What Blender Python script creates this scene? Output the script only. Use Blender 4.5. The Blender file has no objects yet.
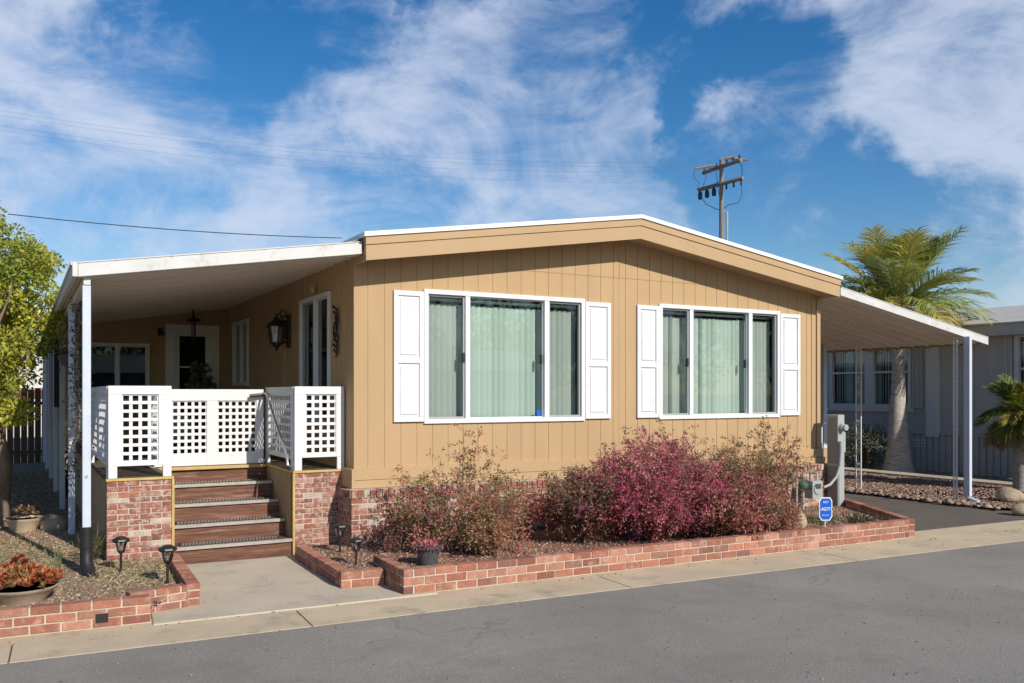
import bpy, math, random
import numpy as np
from mathutils import Vector
random.seed(7); rng = np.random.default_rng(11)
sc = bpy.context.scene
COL = sc.collection
# ------------------------------------------------------------------ camera frame
F = 880.6; HZ = 393.0; H = 1.85; YAW = math.radians(29.24)
S_, C_ = math.sin(YAW), math.cos(YAW)
def uu(px): return (px-512)/F
def G(px, py, z=0.0):
    D = F*(H-z)/(py-HZ); u = uu(px)
    return Vector((D*(S_+u*C_), D*(C_-u*S_), z))
def XW(px, Y):
    u = uu(px); return Y*(S_+u*C_)/(C_-u*S_)
def YX(px, X):
    u = uu(px); return X*(C_-u*S_)/(S_+u*C_)
def ZW(px, py, Y):
    D = Y/(C_-uu(px)*S_); return H+D*(HZ-py)/F
cam = bpy.data.cameras.new('camera'); co = bpy.data.objects.new('camera', cam); COL.objects.link(co)
co.location = (0, 0, H); co.rotation_euler = (math.radians(90), 0, -YAW)
cam.sensor_width = 36; cam.lens = 36*F/1024; cam.shift_y = (HZ-341.5)/1024; cam.clip_end = 3000; cam.clip_start = .05
sc.camera = co
# ------------------------------------------------------------------ helpers
OFF = {}
def tag(o, label=None, cat=None, group=None, kind=None):
    if label: o['label'] = label
    if cat: o['category'] = cat
    if group: o['group'] = group
    if kind: o['kind'] = kind
    return o
def thing(name, label, cat, loc=(0, 0, 0), group=None):
    o = bpy.data.objects.new(name, None); COL.objects.link(o); o.location = loc
    o.empty_display_size = .1
    OFF[o.name] = Vector(loc); return tag(o, label, cat, group)
class Fr:
    def __init__(s, O, A, N): s.O = Vector(O); s.A = Vector(A).normalized(); s.N = Vector(N).normalized()
    def p(s, a, d, z): return s.O + s.A*a + s.N*d + Vector((0, 0, z))
def seg_frame(p0, p1, flip=False):
    A = (p1-p0); A.z = 0; L = A.length; A.normalize(); N = Vector((A.y, -A.x, 0))
    if flip: N = -N
    return Fr((p0.x, p0.y, 0), A, N), L
class MB:
    def __init__(s): s.v = []; s.f = []; s.c = []
    def add(s, vs, fs, c=None):
        b = len(s.v); s.v += [tuple(v) for v in vs]
        for f in fs: s.f.append(tuple(b+i for i in f)); s.c.append(c)
    def hexa(s, p, c=None):   # 8 pts: bottom 4 ring, top 4 ring
        s.add(p, [(3, 2, 1, 0), (4, 5, 6, 7), (0, 1, 5, 4), (1, 2, 6, 5), (2, 3, 7, 6), (3, 0, 4, 7)], c)
    def box(s, x0, x1, y0, y1, z0, z1, c=None):
        s.hexa([(x0, y0, z0), (x1, y0, z0), (x1, y1, z0), (x0, y1, z0), (x0, y0, z1), (x1, y0, z1), (x1, y1, z1), (x0, y1, z1)], c)
    def fbox(s, fr, a0, a1, d0, d1, z0, z1, c=None):
        s.hexa([fr.p(a0, d0, z0), fr.p(a1, d0, z0), fr.p(a1, d1, z0), fr.p(a0, d1, z0),
                fr.p(a0, d0, z1), fr.p(a1, d0, z1), fr.p(a1, d1, z1), fr.p(a0, d1, z1)], c)
    def fslope(s, fr, a0, a1, d0, d1, za0, za1, zb0, zb1, c=None):  # box whose bottom/top z differ at a0 (za*) and a1 (zb*)
        s.hexa([fr.p(a0, d0, za0), fr.p(a1, d0, zb0), fr.p(a1, d1, zb0), fr.p(a0, d1, za0),
                fr.p(a0, d0, za1), fr.p(a1, d0, zb1), fr.p(a1, d1, zb1), fr.p(a0, d1, za1)], c)
    def tube(s, pts, r, n=8, cap=True, c=None):
        pts = [Vector(p) for p in pts]; m = len(pts)
        rs = r if isinstance(r, (list, tuple)) else [r]*m
        b = len(s.v); up = None
        for i, p in enumerate(pts):
            t = (pts[min(i+1, m-1)]-pts[max(i-1, 0)]).normalized()
            if up is None:
                ref = Vector((0, 0, 1)) if abs(t.z) < .9 else Vector((1, 0, 0)); up = t.cross(ref).normalized()
            up = (up - t*up.dot(t)).normalized(); w = t.cross(up)
            for k in range(n):
                a = 2*math.pi*k/n; s.v.append(tuple(p+(up*math.cos(a)+w*math.sin(a))*rs[i]))
        for i in range(m-1):
            for k in range(n):
                k2 = (k+1) % n
                s.f.append((b+i*n+k, b+i*n+k2, b+(i+1)*n+k2, b+(i+1)*n+k)); s.c.append(c)
        if cap:
            s.f.append(tuple(b+k for k in range(n))); s.c.append(c)
            s.f.append(tuple(b+(m-1)*n+k for k in reversed(range(n)))); s.c.append(c)
    def lathe(s, prof, cx=0, cy=0, n=20, c=None, sq=False):
        b = len(s.v); m = len(prof)
        for r, z in prof:
            for k in range(n):
                a = 2*math.pi*(k+.5)/n; s.v.append((cx+r*math.cos(a), cy+r*math.sin(a), z))
        for i in range(m-1):
            for k in range(n):
                k2 = (k+1) % n; s.f.append((b+i*n+k, b+i*n+k2, b+(i+1)*n+k2, b+(i+1)*n+k)); s.c.append(c)
        s.f.append(tuple(b+k for k in reversed(range(n)))); s.c.append(c)
        s.f.append(tuple(b+(m-1)*n+k for k in range(n))); s.c.append(c)
    def prism(s, pts, z0, z1, c=None):   # polygon (x,y) extruded in z
        n = len(pts); b = len(s.v)
        s.v += [(p[0], p[1], z0) for p in pts]+[(p[0], p[1], z1) for p in pts]
        s.f.append(tuple(b+i for i in reversed(range(n)))); s.c.append(c)
        s.f.append(tuple(b+n+i for i in range(n))); s.c.append(c)
        for i in range(n):
            j = (i+1) % n; s.f.append((b+i, b+j, b+n+j, b+n+i)); s.c.append(c)
    def build(s, name, mat, parent=None, smooth=False, bevel=0, label=None):
        off = OFF[parent.name] if parent else Vector((0, 0, 0))
        me = bpy.data.meshes.new(name)
        me.from_pydata([(v[0]-off.x, v[1]-off.y, v[2]-off.z) for v in s.v], [], s.f)
        if any(c is not None for c in s.c):
            at = me.color_attributes.new('Col', 'FLOAT_COLOR', 'CORNER'); buf = []
            for f, c in zip(s.f, s.c):
                cc = (list(c)+[1.0])[:4] if c is not None else [1, 1, 1, 1]
                buf += cc*len(f)
            at.data.foreach_set('color', buf)
        me.materials.append(mat); me.update()
        if smooth: me.shade_smooth()
        o = bpy.data.objects.new(name, me); COL.objects.link(o)
        if parent: o.parent = parent
        OFF[o.name] = off
        if smooth:
            try: me.set_sharp_from_angle(angle=math.radians(40))
            except Exception: pass
        if bevel:
            m = o.modifiers.new('bevel', 'BEVEL'); m.width = bevel; m.segments = 2; m.limit_method = 'ANGLE'
        if label: o['label'] = label
        return o
def copy_tree(o, parent=None):
    c = o.copy(); COL.objects.link(c); c.parent = parent
    for ch in [x for x in COL.objects if x.parent == o]: copy_tree(ch, c)
    return c
def np_mesh(name, V, Fc, colors, mat, parent=None, k=4):
    """V (n,3) verts, Fc (m,k) faces, colors (m,3)"""
    off = np.array(OFF[parent.name]) if parent else np.zeros(3)
    V = V-off; me = bpy.data.meshes.new(name); m = len(Fc)
    me.vertices.add(len(V)); me.vertices.foreach_set('co', V.astype(np.float32).ravel())
    me.loops.add(m*k); me.loops.foreach_set('vertex_index', Fc.astype(np.int32).ravel())
    me.polygons.add(m); me.polygons.foreach_set('loop_start', np.arange(0, m*k, k, dtype=np.int32))
    me.polygons.foreach_set('loop_total', np.full(m, k, dtype=np.int32))
    if colors is not None:
        at = me.color_attributes.new('Col', 'FLOAT_COLOR', 'CORNER')
        cc = np.concatenate([colors, np.ones((m, 1))], 1); at.data.foreach_set('color', np.repeat(cc, k, 0).astype(np.float32).ravel())
    me.materials.append(mat); me.update(); me.validate()
    o = bpy.data.objects.new(name, me); COL.objects.link(o)
    if parent: o.parent = parent
    OFF[o.name] = Vector(off); return o
def nrm(a): return a/np.maximum(np.linalg.norm(a, axis=-1, keepdims=True), 1e-9)
def leaves(name, P, D, L, W, C, mat, parent, N=None, fold=.15):
    n = len(P); D = nrm(D)
    if N is None: N = rng.normal(size=(n, 3))+np.array([0, -.3, .7])
    S = nrm(np.cross(D, N)); Nn = nrm(np.cross(S, D)); L = L[:, None]; W = W[:, None]
    a = P; b = P+D*L*.45+S*W*.5+Nn*W*fold; c = P+D*L-Nn*L*.08; d = P+D*L*.45-S*W*.5+Nn*W*fold
    V = np.stack([a, b, c, d], 1).reshape(-1, 3); idx = np.arange(n*4).reshape(n, 4)
    return np_mesh(name, V, idx, C, mat, parent)
# ------------------------------------------------------------------ materials
def mat(name, col=(.5, .5, .5), rough=.7, metal=0, noise=0, nscale=4, bump=0, bscale=60, spec=.35, attr=False, dirt=None, dscale=2, dth=.55, dstr=.5, stretch=None, transl=0, coat=0, fine=0):
    m = bpy.data.materials.new(name); m.use_nodes = True; nt = m.node_tree; N = nt.nodes; L = nt.links
    bs = N['Principled BSDF']; out = N['Material Output']
    bs.inputs['Roughness'].default_value = rough; bs.inputs['Metallic'].default_value = metal
    bs.inputs['Specular IOR Level'].default_value = spec; bs.inputs['Coat Weight'].default_value = coat
    tc = N.new('ShaderNodeTexCoord'); mp = N.new('ShaderNodeMapping'); L.new(tc.outputs['Object'], mp.inputs['Vector'])
    if stretch: mp.inputs['Scale'].default_value = stretch
    if attr:
        at = N.new('ShaderNodeAttribute'); at.attribute_name = 'Col'; cur = at.outputs['Color']
    else:
        rgb = N.new('ShaderNodeRGB'); rgb.outputs[0].default_value = (*col, 1); cur = rgb.outputs[0]
    def nz(scale, detail=6, rgh=.6):
        t = N.new('ShaderNodeTexNoise'); t.inputs['Scale'].default_value = scale; t.inputs['Detail'].default_value = detail
        t.inputs['Roughness'].default_value = rgh; L.new(mp.outputs[0], t.inputs['Vector']); return t.outputs['Fac']
    def mulby(cur, fac, lo, hi):
        r = N.new('ShaderNodeMapRange'); r.inputs['From Min'].default_value = .3; r.inputs['From Max'].default_value = .7
        r.inputs['To Min'].default_value = lo; r.inputs['To Max'].default_value = hi; L.new(fac, r.inputs['Value'])
        x = N.new('ShaderNodeMix'); x.data_type = 'RGBA'; x.blend_type = 'MULTIPLY'; x.inputs['Factor'].default_value = 1
        L.new(cur, x.inputs['A']); L.new(r.outputs[0], x.inputs['B']); return x.outputs['Result']
    if noise: cur = mulby(cur, nz(nscale), 1-noise, 1+noise)
    if fine: cur = mulby(cur, nz(bscale*1.0, 3, .8), 1-fine, 1+fine)
    if dirt:
        f = nz(dscale, 9, .7); r = N.new('ShaderNodeMapRange'); r.inputs['From Min'].default_value = dth; r.inputs['From Max'].default_value = dth+.13
        r.inputs['To Max'].default_value = dstr; L.new(f, r.inputs['Value'])
        x = N.new('ShaderNodeMix'); x.data_type = 'RGBA'; L.new(r.outputs[0], x.inputs['Factor']); L.new(cur, x.inputs['A']); x.inputs['B'].default_value = (*dirt, 1)
        cur = x.outputs['Result']
    L.new(cur, bs.inputs['Base Color'])
    if bump:
        b = N.new('ShaderNodeBump'); b.inputs['Strength'].default_value = bump; b.inputs['Distance'].default_value = .01
        L.new(nz(bscale, 4, .7), b.inputs['Height']); L.new(b.outputs[0], bs.inputs['Normal'])
    if transl:
        tr = N.new('ShaderNodeBsdfTranslucent'); L.new(cur, tr.inputs['Color'])
        mx = N.new('ShaderNodeMixShader'); mx.inputs[0].default_value = transl
        L.new(bs.outputs[0], mx.inputs[1]); L.new(tr.outputs[0], mx.inputs[2]); L.new(mx.outputs[0], out.inputs['Surface'])
    return m
def glass(name, tint=(.8, .9, .85), refl=1.0, base=.04):
    m = bpy.data.materials.new(name); m.use_nodes = True; nt = m.node_tree; N = nt.nodes; L = nt.links
    N.remove(N['Principled BSDF']); out = N['Material Output']
    t = N.new('ShaderNodeBsdfTransparent'); t.inputs[0].default_value = (*tint, 1)
    g = N.new('ShaderNodeBsdfGlossy'); g.inputs['Roughness'].default_value = .015; g.inputs[0].default_value = (.9*refl, .95*refl, refl, 1)
    fr = N.new('ShaderNodeFresnel'); fr.inputs[0].default_value = 1.5
    ad = N.new('ShaderNodeMath'); ad.operation = 'MULTIPLY_ADD'; ad.inputs[1].default_value = 1.1; ad.inputs[2].default_value = base; ad.use_clamp = True
    L.new(fr.outputs[0], ad.inputs[0]); mx = N.new('ShaderNodeMixShader')
    ge = N.new('ShaderNodeNewGeometry'); iv = N.new('ShaderNodeMath'); iv.operation = 'SUBTRACT'; iv.inputs[0].default_value = 1; L.new(ge.outputs['Backfacing'], iv.inputs[1])
    ml = N.new('ShaderNodeMath'); ml.operation = 'MULTIPLY'; L.new(ad.outputs[0], ml.inputs[0]); L.new(iv.outputs[0], ml.inputs[1]); L.new(ml.outputs[0], mx.inputs[0]); L.new(t.outputs[0], mx.inputs[1]); L.new(g.outputs[0], mx.inputs[2]); L.new(mx.outputs[0], out.inputs['Surface'])
    return m
M = {}
M['tan'] = mat('tan_paint', (.47, .32, .168), .75, noise=.07, nscale=1.2, bump=.35, bscale=90, dirt=(.40, .265, .16), dscale=1.6, dth=.5, dstr=.35, stretch=(1, 1, .25))
M['tantrim'] = mat('tan_trim_paint', (.46, .315, .17), .65, noise=.04, nscale=2, bump=.1, bscale=70, dirt=(.4, .26, .15), dscale=3, dth=.62, dstr=.3)
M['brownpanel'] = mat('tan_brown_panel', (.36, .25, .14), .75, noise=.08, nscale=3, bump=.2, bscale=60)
M['white'] = mat('white_paint', (.70, .705, .71), .55, noise=.04, nscale=2, dirt=(.5, .48, .43), dscale=5, dth=.56, dstr=.35, bump=.15, bscale=60)
M['vinyl'] = mat('white_vinyl', (.73, .75, .76), .35, spec=.5)
M['alu'] = mat('white_metal_awning', (.60, .60, .58), .5, noise=.07, nscale=3, dirt=(.36, .32, .26), dscale=5, dth=.54, dstr=.5, spec=.4)
M['soffit'] = mat('cream_metal_underside', (.70, .62, .53), .6, noise=.06, nscale=1.5, dirt=(.35, .3, .25), dscale=2, dth=.6, dstr=.3, stretch=(.4, 2, 1))
M['postblue'] = mat('pale_blue_grey_metal', (.55, .6, .68), .45, noise=.05, nscale=5, dirt=(.4, .4, .4), dscale=7, dth=.62, dstr=.4)
M['brick'] = mat('brick', rough=.9, attr=True, noise=.2, nscale=14, bump=.6, bscale=80, dirt=(.60, .50, .42), dscale=17, dth=.49, dstr=.65, fine=.25)
M['brickred'] = mat('red_brick', rough=.9, attr=True, noise=.16, nscale=14, bump=.5, bscale=80, dirt=(.55, .42, .33), dscale=7, dth=.54, dstr=.45, fine=.2)
M['mortar'] = mat('mortar', (.52, .46, .38), .95, noise=.15, nscale=9, bump=.5, bscale=90)
M['mortarlight'] = mat('pale_mortar', (.55, .46, .37), .95, noise=.15, nscale=9, bump=.5, bscale=90)
M['redwood'] = mat('stained_redwood', (.15, .068, .042), .7, noise=.5, nscale=5, stretch=(.5, 3, 7), bump=.4, bscale=30, dirt=(.42, .25, .18), dscale=4, dth=.52, dstr=.6)
M['deck'] = mat('weathered_deck', (.13, .1, .07), .8, noise=.3, nscale=6, stretch=(.4, 6, 1), bump=.3)
M['nosing'] = mat('aluminium_nosing', (.46, .42, .37), .45, metal=.4, noise=.15, nscale=12, bump=.2)
M['mat'] = mat('dark_grip_strip', (.05, .05, .045), .85, bump=.6, bscale=120)
M['yellowtrim'] = mat('yellow_trim', (.52, .37, .13), .7, noise=.15, nscale=8, bump=.2)
M['black'] = mat('black_metal', (.018, .017, .016), .45, spec=.5)
M['blackpipe'] = mat('black_plastic_pipe', (.02, .02, .02), .5, bump=.4, bscale=40)
M['silver'] = mat('silver_rail', (.55, .56, .58), .35, metal=.8)
M['concrete'] = mat('concrete', (.52, .45, .34), .9, noise=.1, nscale=1.3, bump=.5, bscale=90, dirt=(.27, .24, .19), dscale=1.2, dth=.53, dstr=.5, fine=.16)
M['gutter'] = mat('gutter_concrete', (.56, .455, .31), .92, noise=.12, nscale=1.5, bump=.7, bscale=70, dirt=(.24, .2, .15), dscale=1.8, dth=.54, dstr=.55, fine=.22)
M['dirt'] = mat('dry_ground', (.26, .2, .14), 1, noise=.25, nscale=3, bump=1, bscale=30, fine=.3)
M['soil'] = mat('planter_soil', (.2, .135, .09), 1, noise=.3, nscale=5, bump=1, bscale=50, fine=.3)
M['chips'] = mat('stone_chips', rough=.95, attr=True)
M['grey'] = mat('neighbour_grey_siding', (.43, .395, .36), .75, noise=.05, nscale=2, bump=.2, bscale=60)
M['greylight'] = mat('neighbour_light_trim', (.6, .57, .53), .6, noise=.04)
M['roofgrey'] = mat('neighbour_roof', (.5, .47, .43), .8, noise=.08, nscale=2)
M['roofwhite'] = mat('white_roof', (.8, .8, .78), .5, noise=.04)
M['meter'] = mat('flashing_and_shaded_side', (.19, .21, .2), .5, noise=.07, nscale=6, dirt=(.3, .3, .27), dscale=9, dth=.62, dstr=.3)
M['meterlight'] = mat('light_grey_enamel', (.36, .375, .37), .5, noise=.05, nscale=6)
M['rock'] = mat('boulder_stone', (.4, .32, .22), .9, noise=.25, nscale=5, bump=1, bscale=20)
M['bark'] = mat('grey_bark', (.27, .2, .14), .95, noise=.35, nscale=9, bump=1, bscale=35, stretch=(3, 3, .6))
M['palmbark'] = mat('palm_bark', (.46, .41, .35), .9, noise=.25, nscale=5, stretch=(1, 1, 5), bump=.9, bscale=18, dirt=(.16, .13, .1), dscale=4, dth=.52, dstr=.6)
M['leaf'] = mat('leaf', rough=.5, attr=True, transl=.3, spec=.3)
M['drygrass'] = mat('dry_litter', rough=.9, attr=True, transl=.15)
M['terra'] = mat('pale_clay_pot', (.55, .44, .32), .85, noise=.15, nscale=8, bump=.3)
M['potgrey'] = mat('dark_grey_pot', (.07, .075, .08), .6, noise=.15, nscale=12)
M['door'] = mat('porch_door_paint', (.82, .82, .8), .5)
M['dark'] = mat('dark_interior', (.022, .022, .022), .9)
M['blind'] = mat('pale_green_blind', (.70, .77, .71), .7, transl=.12)
M['blindgrey'] = mat('pale_blind', (.4, .5, .46), .7)
M['glass'] = glass('window_glass', (.88, .92, .9), 1.0, .07)
M['screen'] = glass('screened_glass', (.84, .86, .85), .9, .05)
M['glassdark'] = glass('shaded_glass', (.5, .55, .55), 1, .05)
M['lampglass'] = glass('lamp_glass', (.75, .78, .8), 1, .15)
M['signblue'] = mat('sign_blue', (.01, .11, .55), .4)
M['signwhite'] = mat('sign_white', (.8, .82, .85), .4)
M['wood'] = mat('pole_wood', (.22, .2, .18), .9, noise=.2, nscale=4, stretch=(2, 2, .3))
M['wire'] = mat('cable', (.04, .04, .045), .6)
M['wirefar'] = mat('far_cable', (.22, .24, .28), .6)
M['fence'] = mat('dark_fence_board', (.09, .065, .045), .9, noise=.2, nscale=4, stretch=(3, 3, .4), bump=.4)
M['hillm'] = mat('dry_hill', (.12, .14, .08), 1, noise=.3, nscale=.02)
M['green'] = mat('green_regulator', (.05, .14, .09), .5)
M['roofred'] = mat('red_band', (.25, .07, .05), .8)
# asphalt
def asphalt(name, base, warm=0):
    m = mat(name, base, .92, noise=.13, nscale=.55, bump=1, bscale=95, dirt=tuple(b*.66 for b in base), dscale=.9, dth=.5, dstr=.35, fine=.3, spec=.3)
    return m
def cracks(m, dark, scale=.42, width=.006, gate=.52):
    nt = m.node_tree; N = nt.nodes; L = nt.links; bs = N['Principled BSDF']; src = bs.inputs['Base Color'].links[0].from_socket
    tc = N.new('ShaderNodeTexCoord'); wn = N.new('ShaderNodeTexNoise'); wn.inputs['Scale'].default_value = 1.7; wn.inputs['Detail'].default_value = 8; L.new(tc.outputs['Object'], wn.inputs['Vector'])
    va = N.new('ShaderNodeVectorMath'); va.operation = 'MULTIPLY_ADD'; L.new(wn.outputs['Color'], va.inputs[0]); va.inputs[1].default_value = (1.1, 1.1, 0); L.new(tc.outputs['Object'], va.inputs[2])
    v = N.new('ShaderNodeTexVoronoi'); v.feature = 'DISTANCE_TO_EDGE'; v.inputs['Scale'].default_value = scale; L.new(va.outputs[0], v.inputs['Vector'])
    r1 = N.new('ShaderNodeMapRange'); r1.inputs['From Min'].default_value = width*.3; r1.inputs['From Max'].default_value = width; r1.inputs['To Min'].default_value = .28; r1.inputs['To Max'].default_value = 0; L.new(v.outputs['Distance'], r1.inputs['Value'])
    gn = N.new('ShaderNodeTexNoise'); gn.inputs['Scale'].default_value = .5; L.new(tc.outputs['Object'], gn.inputs['Vector'])
    r2 = N.new('ShaderNodeMapRange'); r2.inputs['From Min'].default_value = gate; r2.inputs['From Max'].default_value = gate+.08; L.new(gn.outputs['Fac'], r2.inputs['Value'])
    mu = N.new('ShaderNodeMath'); mu.operation = 'MULTIPLY'; L.new(r1.outputs[0], mu.inputs[0]); L.new(r2.outputs[0], mu.inputs[1])
    x = N.new('ShaderNodeMix'); x.data_type = 'RGBA'; L.new(mu.outputs[0], x.inputs['Factor']); L.new(src, x.inputs['A']); x.inputs['B'].default_value = (*dark, 1); L.new(x.outputs['Result'], bs.inputs['Base Color'])
M['road'] = asphalt('asphalt', (.30, .278, .242)); M['drive'] = asphalt('driveway_asphalt', (.15, .128, .105))
cracks(M['road'], (.09, .085, .075)); cracks(M['concrete'], (.16, .13, .1), .5, .004, .5)
# ------------------------------------------------------------------ world
SUN_EL = math.radians(32); SUN_AZ = math.atan2(.2, -.98)      # azimuth from +Y towards +X
def build_world():
    w = bpy.data.worlds.new('World'); sc.world = w; w.use_nodes = True; nt = w.node_tree; N = nt.nodes; L = nt.links
    bg = N['Background']; bg.inputs['Strength'].default_value = .15
    sky = N.new('ShaderNodeTexSky'); sky.sky_type = 'NISHITA'; sky.sun_disc = False
    sky.sun_elevation = SUN_EL; sky.sun_rotation = SUN_AZ; sky.altitude = 50; sky.air_density = 1.0; sky.dust_density = .5; sky.ozone_density = 2.2
    hs = N.new('ShaderNodeHueSaturation'); hs.inputs['Saturation'].default_value = 1.42; hs.inputs['Hue'].default_value = .504; hs.inputs['Value'].default_value = .68; L.new(sky.outputs[0], hs.inputs['Color'])
    tc = N.new('ShaderNodeTexCoord'); d = tc.outputs['Generated']
    def math_(op, a, b=None, clamp=False):
        x = N.new('ShaderNodeMath'); x.operation = op; x.use_clamp = clamp
        for i, q in enumerate((a, b)):
            if q is None: continue
            if isinstance(q, (int, float)): x.inputs[i].default_value = q
            else: L.new(q, x.inputs[i])
        return x.outputs[0]
    # banks of cirrus at given bearings: (bearing deg from +Y, elevation deg, radius deg, weight)
    def be(px, py):
        v = Vector((S_+uu(px)*C_, C_-uu(px)*S_, (HZ-py)/F)).normalized(); return v
    wn = N.new('ShaderNodeTexNoise'); wn.inputs['Scale'].default_value = 4.5; wn.inputs['Detail'].default_value = 6; wn.inputs['Roughness'].default_value = .6; L.new(d, wn.inputs['Vector'])
    w0 = N.new('ShaderNodeVectorMath'); w0.operation = 'MULTIPLY_ADD'; L.new(wn.outputs['Color'], w0.inputs[0]); w0.inputs[1].default_value = (.42, .42, .42); 
    w1_ = N.new('ShaderNodeVectorMath'); w1_.operation = 'SUBTRACT'; L.new(d, w1_.inputs[0]); w1_.inputs[1].default_value = (.21, .21, .21); L.new(w1_.outputs[0], w0.inputs[2])
    w2_ = N.new('ShaderNodeVectorMath'); w2_.operation = 'NORMALIZE'; L.new(w0.outputs[0], w2_.inputs[0]); dW = w2_.outputs[0]
    banks = [(40, 60, 6, .8), (30, 150, 9, .5), (250, 150, 7, .6), (330, 200, 8, .7), (170, 110, 5, .5), (60, 215, 14, .6), (200, 205, 11, .75), (285, 210, 9, .7),
             (275, 60, 6.0, 1.1), (320, 80, 6, .9), (360, 110, 7.5, 1.1), (420, 135, 8.5, 1.0), (480, 100, 8, .75), (500, 160, 9, .8),
             (600, 60, 6, .6), (590, 130, 8, .8), (640, 175, 10, 1.1), (700, 190, 9, 1.1), (700, 140, 7, .7), (760, 30, 8, 1.1), (800, 110, 8, .9), (560, 200, 7, .7), (830, 190, 6, .6), (940, 200, 6, .6), (840, 60, 11, 1.15), (930, 70, 11, 1.0), (1010, 60, 11, .85), (880, 150, 10, .9), (790, 170, 7, .65),
             (980, 170, 8, .7), (990, 215, 6, .6), (600, 215, 6, .5), (500, 190, 7, .5), (1015, 265, 5, .8), (740, 110, 3, .2), (120, 260, 12, .55)]
    tot = None
    for px, py, rad, wt in banks:
        v = be(px, py)
        dp = N.new('ShaderNodeVectorMath'); dp.operation = 'DOT_PRODUCT'; L.new(dW, dp.inputs[0]); dp.inputs[1].default_value = v
        r = N.new('ShaderNodeMapRange'); r.interpolation_type = 'SMOOTHSTEP'
        r.inputs['From Min'].default_value = math.cos(math.radians(rad*1.25)); r.inputs['From Max'].default_value = 1
        r.inputs['To Max'].default_value = wt; L.new(dp.outputs['Value'], r.inputs['Value'])
        tot = r.outputs[0] if tot is None else math_('ADD', tot, r.outputs[0])
    tot = math_('MINIMUM', math_('MULTIPLY', tot, .62), 1.0)
    # clear gaps
    for px, py, rad, wt in [(300, 5, 4.5, .6), (215, 95, 3.5, .5), (690, 20, 4.2, .5), (745, 85, 3.6, 1.0), (700, 90, 2.4, .4), (430, 215, 3.5, .5), (800, 230, 5, .95), (860, 220, 4, .6), (960, 240, 4.5, .6), (600, 10, 4, .2), (80, 165, 3.5, .4), (545, 120, 3, .3), (360, 175, 2.2, .4), (1000, 180, 3, .4)]:
        v = be(px, py)
        dp = N.new('ShaderNodeVectorMath'); dp.operation = 'DOT_PRODUCT'; L.new(dW, dp.inputs[0]); dp.inputs[1].default_value = v
        r = N.new('ShaderNodeMapRange'); r.interpolation_type = 'SMOOTHSTEP'
        r.inputs['From Min'].default_value = math.cos(math.radians(rad*1.5)); r.inputs['From Max'].default_value = 1
        r.inputs['To Max'].default_value = wt; L.new(dp.outputs['Value'], r.inputs['Value'])
        tot = math_('SUBTRACT', tot, r.outputs[0])
    mask = math_('MAXIMUM', tot, -.4)
    mp = N.new('ShaderNodeMapping'); L.new(d, mp.inputs['Vector']); mp.inputs['Rotation'].default_value = (math.radians(12), math.radians(-18), YAW); mp.inputs['Scale'].default_value = (1, 1, 2.1)
    def noise(s, det, dist, rgh=.55):
        n = N.new('ShaderNodeTexNoise'); n.inputs['Scale'].default_value = s; n.inputs['Detail'].default_value = det; n.inputs['Distortion'].default_value = dist; n.inputs['Roughness'].default_value = rgh
        L.new(mp.outputs[0], n.inputs['Vector']); return n.outputs['Fac']
    n1 = noise(3.4, 9, .9, .6); n2 = noise(7, 10, .6, .68)
    nn = math_('ADD', math_('MULTIPLY', math_('SUBTRACT', n1, .5), 2.3), math_('MULTIPLY', math_('SUBTRACT', n2, .5), 1.5))
    dens = math_('SUBTRACT', math_('ADD', math_('MULTIPLY', mask, .7), nn), .15)
    r = N.new('ShaderNodeMapRange'); r.interpolation_type = 'SMOOTHSTEP'; r.inputs['From Min'].default_value = -.2; r.inputs['From Max'].default_value = 1.0; r.inputs['To Max'].default_value = .8
    L.new(dens, r.inputs['Value'])
    mx = N.new('ShaderNodeMix'); mx.data_type = 'RGBA'; L.new(r.outputs[0], mx.inputs['Factor']); L.new(hs.outputs[0], mx.inputs['A'])
    # thicker cloud is a touch greyer
    cr = N.new('ShaderNodeMix'); cr.data_type = 'RGBA'; L.new(noise(3, 4, .2), cr.inputs['Factor']); cr.inputs['A'].default_value = (3.6, 4.1, 5.2, 1); cr.inputs['B'].default_value = (4.6, 4.95, 5.7, 1)
    L.new(cr.outputs['Result'], mx.inputs['B']); L.new(mx.outputs['Result'], bg.inputs['Color'])
build_world()
sl = bpy.data.lights.new('sun', 'SUN'); sl.energy = 4.3; sl.angle = math.radians(.6); sl.color = (1, .93, .83)
so = bpy.data.objects.new('sun', sl); COL.objects.link(so)
sd = Vector((math.sin(SUN_AZ)*math.cos(SUN_EL), math.cos(SUN_AZ)*math.cos(SUN_EL), math.sin(SUN_EL)))
so.rotation_euler = sd.to_track_quat('Z', 'Y').to_euler(); so.location = (0, -5, 12)
sc.view_settings.view_transform = 'Standard'; sc.view_settings.look = 'None'; sc.view_settings.exposure = .12; sc.view_settings.gamma = 1
# ------------------------------------------------------------------ ground
def sheet(name, pts, z, m, kind='structure'):
    mb = MB(); mb.add([(p[0], p[1], z) for p in pts], [tuple(range(len(pts)))]); return tag(mb.build(name, m), kind=kind)
def slab(name, pts, z0, z1, m, bevel=.01):
    mb = MB(); mb.prism([(p[0], p[1]) for p in pts], z0, z1); return tag(mb.build(name, m, bevel=bevel), kind='structure')
sheet('ground', [(-900, -900), (900, -900), (900, 900), (-900, 900)], -.03, M['dirt'])
r0 = G(0, 663); r1 = G(1024, 540); rd = (r1-r0).normalized(); rn = Vector((-rd.y, rd.x, 0))   # rn points to the house
def R(t, o): p = r0+rd*t+rn*o; return (p.x, p.y)
sheet('road', [R(-80, 0), R(-80, -7.2), R(90, -7.2), R(90, 0)], -.004, M['road'])
GW = .56
mbg = MB()
ts = [-80, -9, -6, -3, .05, 2.15, 5.2, 8.2, 11.3, 14.3, 17.3, 20.3, 90]
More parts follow.
